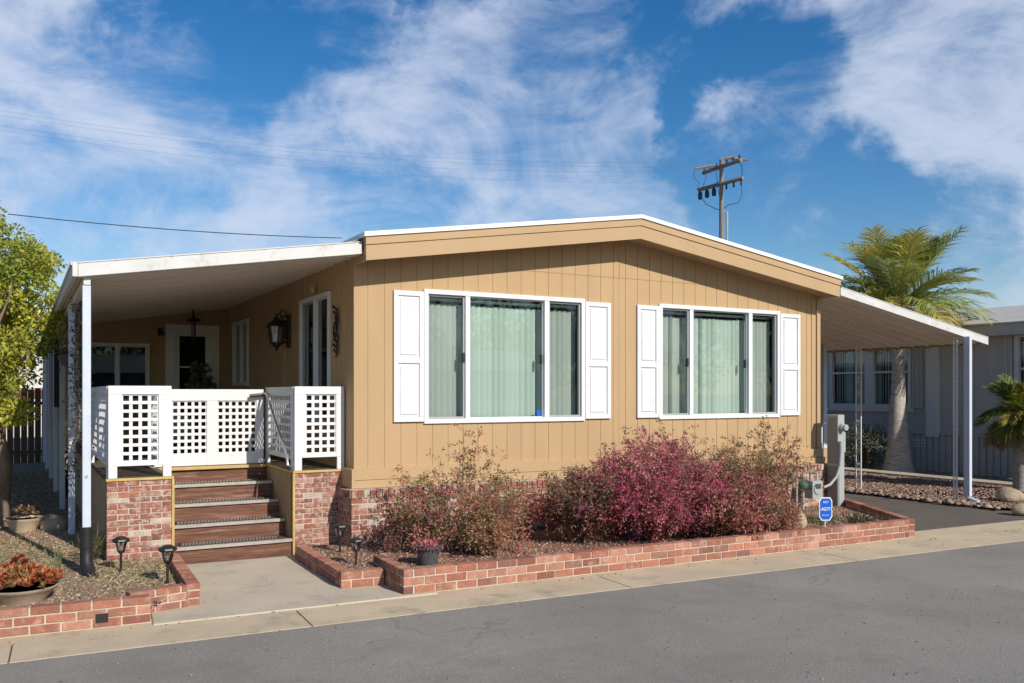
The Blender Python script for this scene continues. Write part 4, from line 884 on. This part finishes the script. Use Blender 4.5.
# wall lanterns, decor
ly, lx, lt_ = YX(290, X0), X0-.19, .98
def LZ(z): return 2.72+(z-2.62)*lt_
t = thing('wall_lantern', 'black wrought iron wall lantern on the shaded side wall of the porch', 'lantern', (X0-.02, ly, 2.6))
m = MB(); m.box(X0-.035, X0-.003, ly-.06, ly+.06, LZ(2.38), LZ(2.86)); m.build('back_plate', M['black'], t, bevel=.012)
m = MB(); m.tube([(X0-.03, ly, LZ(2.50)), (X0-.10, ly, LZ(2.56)), (X0-.09, ly, LZ(2.74)), (X0-.14, ly, LZ(2.86)), (lx, ly, LZ(2.86)), (lx, ly, LZ(2.80))], .016, 8)
m.tube([(X0-.03, ly, LZ(2.78)), (X0-.07, ly, LZ(2.90)), (X0-.12, ly, LZ(2.93)), (X0-.13, ly, LZ(2.87))], .012, 8)
for k in range(7): m.tube([(X0-.04, ly, LZ(2.45+.06*k)), (X0-.12, ly+.06*math.cos(k*2.1), LZ(2.49+.06*k))], [.02, .004], 5)
m.build('arm', M['black'], t, smooth=True)
m = MB(); m.lathe([(.015, LZ(2.83)), (.04, LZ(2.80)), (.06, LZ(2.77)), (.14, LZ(2.70)), (.145, LZ(2.685)), (.12, LZ(2.68))], lx, ly, 6); m.lathe([(.09, LZ(2.44)), (.06, LZ(2.41)), (.025, LZ(2.38)), (.014, LZ(2.33))], lx, ly, 6)
for k in range(6):
    a = 2*math.pi*(k+.5)/6; m.tube([(lx+.12*math.cos(a), ly+.12*math.sin(a), LZ(2.69)), (lx+.086*math.cos(a), ly+.086*math.sin(a), LZ(2.43))], .011, 5)
m.lathe([(.088, LZ(2.425)), (.096, LZ(2.45)), (.088, LZ(2.455))], lx, ly, 6); m.build('cage', M['black'], t)
m = MB(); m.lathe([(.08, LZ(2.45)), (.112, LZ(2.68))], lx, ly, 6); m.build('lamp_glass', M['lampglass'], t)
m = MB()
for k in range(3): m.tube([(lx+.03*math.cos(k*2.1), ly+.03*math.sin(k*2.1), LZ(2.46)), (lx+.03*math.cos(k*2.1), ly+.03*math.sin(k*2.1), LZ(2.58))], .011, 8)
m.build('candles', M['signwhite'], t)
m = MB(); m.box(X0-.03, X0-.002, YX(285.5, X0)-.02, YX(285.5, X0)+.02, .98, 2.9); m.build('conduit_strip', M['tan'], house)
dy = YX(339, X0)
m = MB()
def P3(a, z, d=.03): return (X0-d, dy+a, z)
m.tube([P3(0, 2.86), P3(-.04, 2.8), P3(.02, 2.72), P3(.1, 2.66), P3(.11, 2.55), P3(.04, 2.48), P3(-.03, 2.42), P3(-.02, 2.33), P3(.03, 2.28)], .012, 6)
m.tube([P3(-.03, 2.82), P3(-.06, 2.7), P3(-.02, 2.6), P3(-.05, 2.5), P3(.0, 2.42)], .01, 6)
for k in range(9):
    a = k*.9; z = 2.84-k*.065; m.tube([P3(0, z), P3(.06*math.cos(a), z+.05, .05), P3(.08*math.cos(a), z+.02, .06)], [.012, .016, .003], 5)
tag(m.build('wall_ornament', M['black'], None, smooth=True), 'dark curling metal vine ornament between tall window and front corner', 'ornament')
m = MB(); by, bz = YX(316, X0), 3.17
m.add([(X0-.02, by, bz), (X0-.04, by+.12, bz+.07), (X0-.04, by+.11, bz-.01), (X0-.04, by-.10, bz+.07), (X0-.04, by-.09, bz-.03), (X0-.02, by, bz-.03)], [(0, 1, 2, 5), (0, 5, 4, 3)]); m.tube([(X0-.03, by, bz-.05), (X0-.03, by, bz+.07)], .01, 6)
tag(m.build('butterfly_ornament', M['terra'], None), 'small tan butterfly ornament above the tall porch window', 'ornament')
# motion light & hanging lamp on back wall
bx = XW(160.5, YB); m = MB(); m.box(bx-.05, bx+.03, YB-.04, YB-.002, 2.9, 3.0)
m.lathe([(.02, 2.94), (.05, 2.9), (.055, 2.86)], bx-.0, YB-.09, 12); m.build('spot_light', M['black'], None)
o = bpy.data.objects['spot_light']; tag(o, 'small black spotlight on the back porch wall left of the door', 'light')
hx_ = XW(193.5, 15.7); t = thing('hanging_chime', 'black wind chime hanging from the porch ceiling before the door', 'wind chime', (hx_, 15.7, 3.1))
m = MB(); m.lathe([(.1, 3.06), (.12, 3.1), (.02, 3.14), (.01, 3.3)], hx_, 15.7, 14); m.build('cap', M['black'], t)
m = MB()
for k in range(5):
    a = k*1.257; m.tube([(hx_+.03*math.cos(a), 15.7+.03*math.sin(a), 3.06), (hx_+.03*math.cos(a), 15.7+.03*math.sin(a), 2.72-.03*k)], .007, 6)
m.build('chimes', M['black'], t)
# white flowers in a vase/pot behind gate by the door
fx, fy = XW(200, 15.9), 15.9
succulent('potted_flowers', 'pale potted flowers in front of the porch door glass', fx, fy, DK, 60, .26, [(.34, .34, .33), (.15, .2, .12), (.3, .3, .25)], pot=(.2, .75), hz=.7, potm='potgrey', leafL=.09)
# porch chairs silhouettes? hanging vine beside second post
t = thing('flowering_vine', 'thin hanging vine with pink flowers climbing beside the second awning post', 'vine', (.62, 11.6, .5))
m = MB(); pts = [(XW(77, 11.4)+.03*math.sin(z*5), 11.4+.04*math.cos(z*4), z) for z in np.linspace(.95, 2.95, 24)]; m.tube(pts, .008, 5)
m.build('stem', M['bark'], t); P = []; D = []; C = []
for p in pts:
    for k in range(34):
        P.append(np.array(p)+rng.normal(0, .06, 3)); D.append(rng.normal(size=3)); C.append([(.1, .1, .05), (.08, .09, .04), (.14, .1, .06), (.2, .13, .08), (.4, .3, .26)][rng.integers(0, 5)])
n = len(P); leaves('leaves', np.array(P), np.array(D), rng.uniform(.03, .06, n), rng.uniform(.015, .03, n), np.array(C), M['leaf'], t)
P = np.array([XW(66, 12.6), 12.6, 2.36])+rng.normal(0, .04, (160, 3)); 
t = thing('hanging_basket', 'small basket of red flowers hanging from the awning between the posts', 'hanging plant', (P[0, 0], 12.6, 2.3))
bxx = XW(66, 12.6); m = MB(); m.lathe([(.05, 2.2), (.1, 2.3), (.105, 2.32)], bxx, 12.6, 14); m.build('basket', M['potgrey'], t); m = MB(); m.tube([(bxx, 12.6, 2.32), (bxx, 12.6, 2.95)], .004, 4); m.build('hanger', M['black'], t)
leaves('flowers', P, rng.normal(size=(160, 3)), rng.uniform(.03, .06, 160), rng.uniform(.02, .03, 160), np.array([(.35, .04, .06), (.3, .05, .08), (.08, .12, .04)])[rng.integers(0, 3, 160)], M['leaf'], t)
# ------------------------------------------------------------------ left tree
t = thing('citrus_tree', 'yellow green leafy tree at the left edge of the photo, beside the awning', 'tree', (-.35, 13.6, 0))
m = MB(); m.tube([(-.38, 13.4, -.05), (-.36, 13.45, .35), (-.28, 13.5, .9), (-.4, 13.6, 1.5), (-.62, 13.7, 2.1), (-.9, 13.8, 2.8)], [.32, .25, .21, .18, .14, .07], 12)
tips = []
for k in range(26):
    a = rng.uniform(0, 6.28); el = rng.uniform(.1, 1.3); b = Vector((-.36+rng.uniform(-.3, .0), 13.6, rng.uniform(1.3, 2.2))); e = Vector((-.95+1.15*math.cos(a)*math.cos(el), 13.9+1.3*math.sin(a)*math.cos(el), 2.6+1.55*math.sin(el)))
    m.tube([b, b.lerp(e, .5)+Vector((0, 0, .15)), e], [.05, .03, .008], 6); tips.append(e)
m.build('trunk', M['bark'], t, smooth=True)
def crown(parent, clumps, per, rad, pal, Lf, Wf, down=0):
    P, D, C = [], [], []; pal = np.array(pal)
    for c in clumps:
        k = rng.uniform(.6, 1.3); base = pal[rng.integers(0, len(pal))]; n = int(per*k)
        d = nrm(rng.normal(size=(n, 3))); r = rad*k*rng.uniform(.25, 1, (n, 1))**.6
        P.append(np.array(c)+d*r*np.array([1, 1, .8])); D.append(d+rng.normal(0, .6, (n, 3))+np.array([0, 0, down])); C.append((base*.6+pal[rng.integers(0, len(pal), n)]*.4)*rng.uniform(.7, 1.3, (n, 1)))
    P, D, C = map(np.concatenate, (P, D, C)); n = len(P)
    return leaves('crown', P, D, Lf*rng.uniform(.7, 1.3, n), Wf*rng.uniform(.7, 1.3, n), C, M['leaf'], parent)
cl = []
while len(cl) < 130:
    a = rng.uniform(-1, 1, 3)
    if .35 < np.linalg.norm(a) < 1+.12*math.sin(a[0]*9+a[2]*7): cl.append((-.93+a[0]*1.55, 14.0+a[1]*1.6, 3.08+a[2]*1.52))
for k in range(22): cl.append((-.3+rng.uniform(-.8, .35), 13.4+rng.uniform(-.3, .6), rng.uniform(1.5, 2.2)))
for k in range(20): cl.append((.1+rng.uniform(-.4, .32), 13.9+rng.uniform(-.4, .6), rng.uniform(2.2, 3.9)))
crown(t, cl, 190, .22, [(.38, .4, .05), (.26, .32, .05), (.56, .52, .06), (.18, .24, .04), (.4, .38, .06)], .07, .034)
t = thing('citrus_tree', 'darker tree added behind the yellow green one to shade the left side yard', 'tree', (-1.3, 18.5, 0))  # added tree, its crown is there to shade the side yard
m = MB(); m.tube([(-1.3, 18.5, -.05), (-1.35, 18.5, 1.2), (-1.3, 18.6, 2.6)], [.2, .15, .08], 10); m.build('trunk', M['bark'], t, smooth=True)
cl = []
while len(cl) < 120:
    a = rng.uniform(-1, 1, 3)
    if np.linalg.norm(a) < 1: cl.append((-1.3+a[0]*1.55, 18.6+a[1]*2.4, 2.9+a[2]*1.5))
crown(t, cl, 150, .32, [(.12, .16, .04), (.16, .2, .04), (.09, .12, .03)], .09, .045)
# distant trees
def far_tree(x, y, h, r, label, pal, n=60, per=150, lf=.2):
    t = thing('tree', label, 'tree', (x, y, 0), 'distant trees'); m = MB(); m.tube([(x, y, -.1), (x+.1, y, h*.35), (x, y, h*.75)], [r*.1, r*.07, .03], 8); m.build('trunk', M['bark'], t)
    c = []
    while len(c) < n:
        a = rng.uniform(-1, 1, 3)
        if np.linalg.norm(a) < 1: c.append((x+a[0]*r, y+a[1]*r, h*.62+a[2]*h*.38))
    crown(t, c, per, r*.3, pal, lf, lf*.6); return t
PG = [(.06, .09, .03), (.09, .12, .04), (.05, .07, .03)]
far_tree(-1.2, 44, 4.6, 2.8, 'dark green tree far behind the left yard fence', PG)
far_tree(-5.5, 40, 6, 3, 'dark green tree beyond the yard, farther left', PG)
# left yard: fence, side gate, neighbour
def fence(x0, x1, y, z1, label, name='yard_fence'):
    t = thing(name, label, 'fence', (x0, y, 0)); m = MB(); x = x0
    while x < x1: m.box(x, x+.135, y, y+.02, 0, z1+random.uniform(-.02, .02)); x += .155
    m.build('boards', M['fence'], t); m = MB(); m.box(x0, x1, y+.021, y+.06, .3, .38); m.box(x0, x1, y+.021, y+.06, z1-.4, z1-.32); m.build('rails', M['fence'], t); return t
fence(-6, .6, 25.6, 1.95, 'dark board fence closing the narrow left side yard')
# iron fence panel seen at px 35-60
lh = thing('neighbour_house', 'pale house with gridded window and red band behind the left side yard', 'house', (-4, 30, 0))
m = MB(); m.box(-9, 3.0, 30, 38, 0, 3.2); m.build('wall', M['greylight'], lh)
m = MB(); m.box(-9.3, 3.3, 29.7, 38.3, 3.2, 3.45); m.build('roof', M['roofgrey'], lh)
m = MB(); m.box(-9, 3, 29.96, 29.995, 1.7, 1.95); m.build('band', M['roofred'], lh)
fb = Fr((0, 30, 0), (1, 0, 0), (0, -1, 0))
window(lh, fb, .0, 1.9, 2.0, 3.05, [(0.055+.47*i, 0.055+.47*i+.42) for i in range(4)], blind=False, framem='white', screens=(False,), room=.2)
# hills
m = MB(); n = 40; V = []
for i in range(n+1):
    b = math.radians(-50+i*3.2); Rr = 700; hgt = 34+10*math.sin(i*.7)+7*math.sin(i*1.9+1)
    V += [(Rr*math.sin(b), Rr*math.cos(b), -2), (Rr*1.15*math.sin(b), Rr*1.15*math.cos(b), hgt), (Rr*1.4*math.sin(b), Rr*1.4*math.cos(b), -2)]
Fh = []
for i in range(n):
    for k in (0, 1): Fh.append((i*3+k, i*3+3+k, i*3+4+k, i*3+1+k))
m.add(V, Fh); tag(m.build('hills', M['hillm'], smooth=True), kind='structure')
# ------------------------------------------------------------------ neighbour house, right
nh = thing('neighbour_house', 'grey brown house behind the carport and the palms', 'house', (19, 14, 0))
XN = 18.9; NF = Fr((XN, 0, 0), (0, -1, 0), (-1, 0, 0))   # a = -Y
def NA(px): return -YX(px, XN)
def NZ(px, py): D = XN/(S_+uu(px)*C_); return H+D*(HZ-py)/F
wins = [(NA(830), NA(868.5)), (NA(871), NA(911.5))]; nz0, nz1 = NZ(890, 408), NZ(890, 340)
rw = (NA(1015), NA(1015)+1.7); rz0, rz1 = NZ(1018, 400), NZ(1018, 335)+.05
m = MB(); siding(m, NF, -26, -6.2, .0, lambda a: 3.12, [(wins[0][0]+.03, wins[1][1]-.03, nz0+.03, nz1-.03), (rw[0]+.03, rw[1]-.03, rz0+.03, rz1-.03)], pitch=.3)
m.box(XN, 24, 6.2, 6.25, 0, 3.12); m.build('wall', M['grey'], nh)
m = MB(); z_ = NZ(940, 434)
m.fbox(NF, -26, -6.2, .002, .05, z_-.02, z_+.03)
a = -26
while a < -6.2: m.fbox(NF, a, a+.12, .002, .03, 0, z_-.03); a += .165
m.build('skirting', M['grey'], nh)
window(nh, NF, wins[0][0], wins[1][1], nz0, nz1, [(wins[0][0]+.09, wins[0][1]-.1), (wins[1][0]+.1, wins[1][1]-.09)], tw=.09, framem='greylight', blind=True, screens=(False,), label='wide double window behind the iron columns')
window(nh, NF, rw[0], rw[1], rz0, rz1, [(rw[0]+.09, rw[0]+.8), (rw[0]+.88, rw[1]-.09)], tw=.09, framem='greylight', blind=True, screens=(False,), label='window cut by the right edge of the photo')
m = MB()
for (p, q) in wins+[(rw[0]+.05, rw[1]-.05)]: zz = (nz0+nz1)/2+.05; m.fbox(NF, p+.09, q-.09, -.03, .02, zz-.025, zz+.025)
m.build('window_rail', M['greylight'], nh)
m = MB(); m.fbox(NF, wins[0][0]-.05, wins[1][1]+.05, .002, .06, nz0-.09, nz0-.0); m.build('sill', M['greylight'], nh)
def nshut(a0, a1, z0, z1):
    m = MB(); frame_rect(m, NF, a0, a1, z0, z1, .05, .002, .035); m.fbox(NF, (a0+a1)/2-.035, (a0+a1)/2+.035, .002, .035, z0+.05, z1-.05); m.fbox(NF, a0+.05, (a0+a1)/2-.035, .002, .02, z0+.05, z1-.05); m.fbox(NF, (a0+a1)/2+.035, a1-.05, .002, .02, z0+.05, z1-.05)
    m.fbox(NF, a0+.05, a1-.05, .02, .036, (z0+z1)/2-.03, (z0+z1)/2+.03); m.build('shutter', M['grey'], nh, bevel=.004)
nshut(NA(912.5), NA(923), nz0, nz1); nshut(NA(1000), NA(1013), rz0-.05, rz1)
m = MB(); m.fbox(NF, NA(927), NA(940), .002, .06, NZ(933, 437), 3.1); m.build('pale_panel', M['greylight'], nh, bevel=.005)
m = MB(); va, vz = NA(921), NZ(920, 443)
for i in range(-2, 3):
    for j in (-1, 0, 1): m.fbox(NF, va+i*.065-.02, va+i*.065+.02, .03, .045, vz+j*.07-.022, vz+j*.07+.022)
m.build('vent', M['greylight'], nh)
m = MB(); m.fbox(NF, -26.3, -5.9, -.1, .34, 3.10, 3.34); m.build('fascia', M['grey'], nh, bevel=.01)
m = MB(); m.hexa([(XN-.36, 5.85, 3.345), (XN+4.5, 5.85, 4.15), (XN+4.5, 26.3, 4.15), (XN-.36, 26.3, 3.345), (XN-.36, 5.85, 3.38), (XN+4.5, 5.85, 4.2), (XN+4.5, 26.3, 4.2), (XN-.36, 26.3, 3.38)])
m.hexa([(XN+4.5, 5.85, 4.15), (XN+10, 5.85, 3.3), (XN+10, 26.3, 3.3), (XN+4.5, 26.3, 4.15), (XN+4.5, 5.85, 4.2), (XN+10, 5.85, 3.35), (XN+10, 26.3, 3.35), (XN+4.5, 26.3, 4.2)]); m.build('roof', M['roofgrey'], nh)
# little railing seen in front of neighbour window
# ------------------------------------------------------------------ palms
def palm(name, label, x, y, z0, ztop, r0, r1, nf, L0, pal, seed, drop=1.0, lean=(0, 0), deadpal=None, flare=1.6, leafl=.55, boots=False):
    rs = np.random.default_rng(seed); t = thing(name, label, 'palm tree', (x, y, z0)); m = MB()
    n = 26; pts, rr = [], []
    for i in range(n):
        q = i/(n-1); pts.append((x+lean[0]*q*q, y+lean[1]*q*q, z0-.05+(ztop-z0)*q)); ring = 1+.035*(i % 2)
        rr.append((r1+(r0-r1)*(1-q)**2.0+(flare-1)*r0*max(0, 1-q*7)**2)*ring)
    m.tube(pts, rr, 18); m.build('trunk', M['palmbark'], t, smooth=True)
    cx, cy, cz_ = x+lean[0], y+lean[1], ztop; P, D, C, LL, NN = [], [], [], [], []; rc = MB(); pal = np.array(pal)
    for i in range(nf):
        a = i*2.39996+rs.uniform(-.2, .2); q = i/nf; el = math.radians(86-(112*drop)*q**.95+rs.uniform(-9, 9)); Lf = L0*rs.uniform(.8, 1.1)*(1 if q > .12 else .75)
        c = pal[rs.integers(0, len(pal))]
        if deadpal is not None and q > .82: c = np.array(deadpal)
        hd = np.array([math.cos(a), math.sin(a), 0]); p = np.array([cx, cy, cz_]); pts = [p.copy()]; ns = 26; e = el
        tw = rs.uniform(-.35, .35)
        for k in range(ns):
            e -= math.radians(1.2+3.0*(k/ns))*drop*(.45 if q < .4 else .85)*.9*(1.15-abs(math.sin(el))*.5); d = hd*math.cos(e)+np.array([0, 0, math.sin(e)]); p = p+d*Lf/ns; pts.append(p.copy())
            if k > 3:
                side = np.cross(d, [0, 0, 1.]); side = side/max(np.linalg.norm(side), 1e-6); upv = np.cross(side, d)
                s_ = math.sin(math.pi*min(1, (k-2)/(ns-2))**.8)*.75+.3
                for sub in range(2):
                    for sg_ in (-1, 1):
                        pp = p-d*Lf/ns*sub/2; dd = d*1.05+side*sg_*.85+upv*(.3+tw*sg_)+rs.normal(0, .1, 3)
                        P.append(pp); D.append(dd); LL.append(leafl*s_*rs.uniform(.85, 1.15)); C.append(c*rs.uniform(.7, 1.35)); NN.append(upv+rs.normal(0, .3, 3))
        rc.tube([tuple(q_) for q_ in pts[::3]], [.022*(1-.8*j/len(pts[::3])) for j in range(len(pts[::3]))], 5, cap=False)
    # two-segment drooping leaflets
    P, D, C, LL, NN = map(np.array, (P, D, C, LL, NN)); D = nrm(D); n = len(P); S = nrm(np.cross(D, NN)); w = (.022+.010*LL)[:, None]*.9; l = LL[:, None]
    p1 = P+D*l*.5; D2 = nrm(D+np.array([0, 0, -.55])); p2 = p1+D2*l*.5
    V = np.stack([P-S*w*.4, P+S*w*.4, p1+S*w*.6, p1-S*w*.6, p2+S*w*.08, p2-S*w*.08], 1).reshape(-1, 3); b = np.arange(n)[:, None]*6
    Fc = np.concatenate([b+np.array([[0, 1, 2, 3]]), b+np.array([[3, 2, 4, 5]])], 0); np_mesh('crown', V, Fc, np.concatenate([C, C]), M['leaf'], t)
    rc.build('frond_ribs', M['rib'], t); return t, (cx, cy, cz_)
M['rib'] = mat('frond_rib', (.3, .28, .08), .6)
pg = G(897, 471, .05); PALG = [(.28, .34, .08), (.4, .42, .09), (.2, .28, .12), (.55, .47, .1), (.32, .38, .18), (.38, .42, .12)]
pd = 20.6; px_, py_ = pd*(S_+uu(898)*C_), pd*(C_-uu(898)*S_); zc = H+pd*(HZ-307)/F
pt, pc = palm('palm_tree', 'tall feathery palm with thick grey trunk behind the carport roof', px_, py_, 0, zc, .31, .11, 60, 2.05, PALG, 33, drop=.86, deadpal=(.5, .4, .12), flare=1.25, leafl=.72, lean=(0, 0))
# flower stalk / fruit (yellow spray) and old boots
m = MB(); rs = np.random.default_rng(3)
for k in range(70):
    a = rs.uniform(-1.2, 1.2)+math.radians(-60); L_ = rs.uniform(.35, .75); b = Vector(pc)+Vector((.2, -.25, -.12)); m.tube([b, b+Vector((math.cos(a)*L_*.5, math.sin(a)*L_*.5, -.02)), b+Vector((math.cos(a)*L_*.8, math.sin(a)*L_*.8, -.22-rs.uniform(0, .25)))], [.012, .012, .006], 4)
m.build('flower_spray', mat('palm_flower', (.55, .33, .04), .7), pt)
m = MB()
for k in range(34):
    a = k*2.4; z = pc[2]-.75+k*.024; r = .12; b = Vector((pc[0]+math.cos(a)*r, pc[1]+math.sin(a)*r, z)); m.tube([b, b+Vector((math.cos(a)*.12, math.sin(a)*.12, .2))], [.05, .015], 5)
m.build('leaf_bases', M['palmbark'], pt)
sg_ = G(1021, 492); palm('palm_tree', 'short bushy palm cut by the right edge of the photo', sg_.x+.05, sg_.y, 0, 1.42, .17, .15, 44, .78, [(.22, .26, .05), (.3, .3, .05), (.16, .2, .05), (.33, .28, .06)], 9, drop=1.15, deadpal=(.33, .25, .12), leafl=.34, flare=1.1)
# grey-green bush at neighbour wall
bb = G(868, 470); t = thing('bush', 'grey green leafy bush against the neighbour wall left of the palm trunk', 'bush', (bb.x, bb.y, 0))
for nm in (1,):
    cl = [(bb.x+rng.uniform(-.55, .45), bb.y+rng.uniform(-.5, .5), rng.uniform(.15, .95)) for _ in range(40)]; crown(t, cl, 110, .2, [(.15, .17, .1), (.22, .23, .15), (.1, .12, .07)], .06, .03)
m = MB(); m.tube([(bb.x, bb.y, 0), (bb.x, bb.y, .5)], .03, 6); m.build('stem', M['bark'], t)
# ------------------------------------------------------------------ utility pole and wires
UD = 46; ux, uy = UD*(S_+uu(721.5)*C_), UD*(C_-uu(721.5)*S_)
def UP(px, py, dd=0): D = UD+dd; return Vector((D*(S_+uu(px)*C_), D*(C_-uu(px)*S_), H+D*(HZ-py)/F))
t = thing('utility_pole', 'wooden utility pole with two crossarms rising behind the roof', 'utility pole', (ux, uy, 0))
m = MB(); m.tube([(ux, uy, 0), (ux, uy, UP(721, 160).z)], [.17, .11], 10); m.build('pole', M['wood'], t, smooth=True)
for (a, b, k) in (((703, 173), (741, 160), 1), ((698.5, 190), (743, 178), 2)):
    m = MB(); p0 = UP(*a, 1.2); p1 = UP(*b, -1.2); m.tube([p0+Vector((0, 0, 0)), p1], .11, 4); c = m.build('crossarm', M['wood'], t)
    for s in (0.04, .2, .36, .64, .8, .96):
        p = p0.lerp(p1, s); q = MB()
        if k == 1: q.tube([p+Vector((0, 0, .08)), p+Vector((0, 0, .26))], [.04, .07], 6)
        else: q.lathe([(.03, p.z-.55), (.12, p.z-.5), (.12, p.z-.2), (.04, p.z-.1)], p.x, p.y, 8) if s in (.04, .2, .36) else q.tube([p, p+Vector((0, 0, -.35))], .05, 6)
        q.build('insulator', M['wire'], c)
m = MB(); 
for a, b in (((695, 169), (712, 166)), ((700, 168), (716, 165)), ((720, 160), (733, 157)), ((726, 158), (747, 160))): m.tube([UP(*a), UP(*b)], .075, 5)
m.build('cutout', M['wood'], t)
m = MB(); m.tube([UP(727, 212, 0), (UP(727, 212).x, UP(727, 212).y, 0)], .055, 8); m.tube([UP(721.5, 211), UP(727, 212)], .04, 5); m.build('conduit', M['meterlight'], t)
m = MB()
for pts in ([(694, 170), (694, 178), (699, 182), (697, 190)], [(700, 195), (706, 204), (716, 209), (722, 210)], [(741, 182), (742, 195), (738, 203), (728, 205), (722, 210)], [(704, 172), (706, 178), (703, 186)], [(736, 160), (742, 166), (742, 176)], [(716, 170), (718, 188), (720, 200)]): m.tube([UP(*p) for p in pts], .02, 4)
m.build('jumper', M['wire'], t)
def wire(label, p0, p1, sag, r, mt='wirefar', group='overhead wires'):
    m = MB(); pts = []
    for k in range(25): q = k/24; p = Vector(p0).lerp(Vector(p1), q); p.z -= sag*4*q*(1-q); pts.append(p)
    m.tube(pts, r, 4, cap=False); return tag(m.build('overhead_wire', M[mt], None), label, 'wire', group)
def WP(px, py, D): return Vector((D*(S_+uu(px)*C_), D*(C_-uu(px)*S_), H+D*(HZ-py)/F))
wire('dark service wire sloping from the left tree toward the tan roof', WP(8, 214, 26), WP(342, 238, 30), .12, .014, 'wire')
for i, (ya, yb) in enumerate(((106, 158), (111, 162), (122, 166), (126, 178))):
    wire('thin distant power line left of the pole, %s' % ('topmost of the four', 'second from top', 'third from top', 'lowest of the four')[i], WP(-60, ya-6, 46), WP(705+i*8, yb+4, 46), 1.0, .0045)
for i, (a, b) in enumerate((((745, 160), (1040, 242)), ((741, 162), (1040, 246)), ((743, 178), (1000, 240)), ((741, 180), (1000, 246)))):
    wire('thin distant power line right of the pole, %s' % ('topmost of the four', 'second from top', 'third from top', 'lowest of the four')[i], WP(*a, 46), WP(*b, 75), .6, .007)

# ------------------------------------------------------------------ out-of-view house and trees, added to block bright sky in window reflections
oh = thing('house', 'unseen pale house added across the street to be mirrored in the window glass', 'house', (10, -17, 0))
m = MB(); m.box(2, 22, -24, -17, 0, 2.9); m.build('wall', M['greylight'], oh)
m = MB(); m.hexa([(1.5, -24.5, 2.9), (22.5, -24.5, 2.9), (22.5, -16.5, 2.9), (1.5, -16.5, 2.9), (1.5, -20.6, 4.0), (22.5, -20.6, 4.0), (22.5, -20.4, 4.0), (1.5, -20.4, 4.0)]); m.build('roof', M['roofgrey'], oh)
for i, (x, y, h, r) in enumerate(((27, -20, 7, 3.5), (34, -16, 8, 4), (42, -14, 7, 4), (50, -12, 8, 4.2), (60, -10, 9, 5), (8, -30, 8, 4), (18, -31, 9, 4.5), (28, -32, 9, 4.5))):
    far_tree(x, y, h, r, 'unseen leafy tree added across the road to be mirrored in the window glass', PG, n=45, per=90, lf=.32)
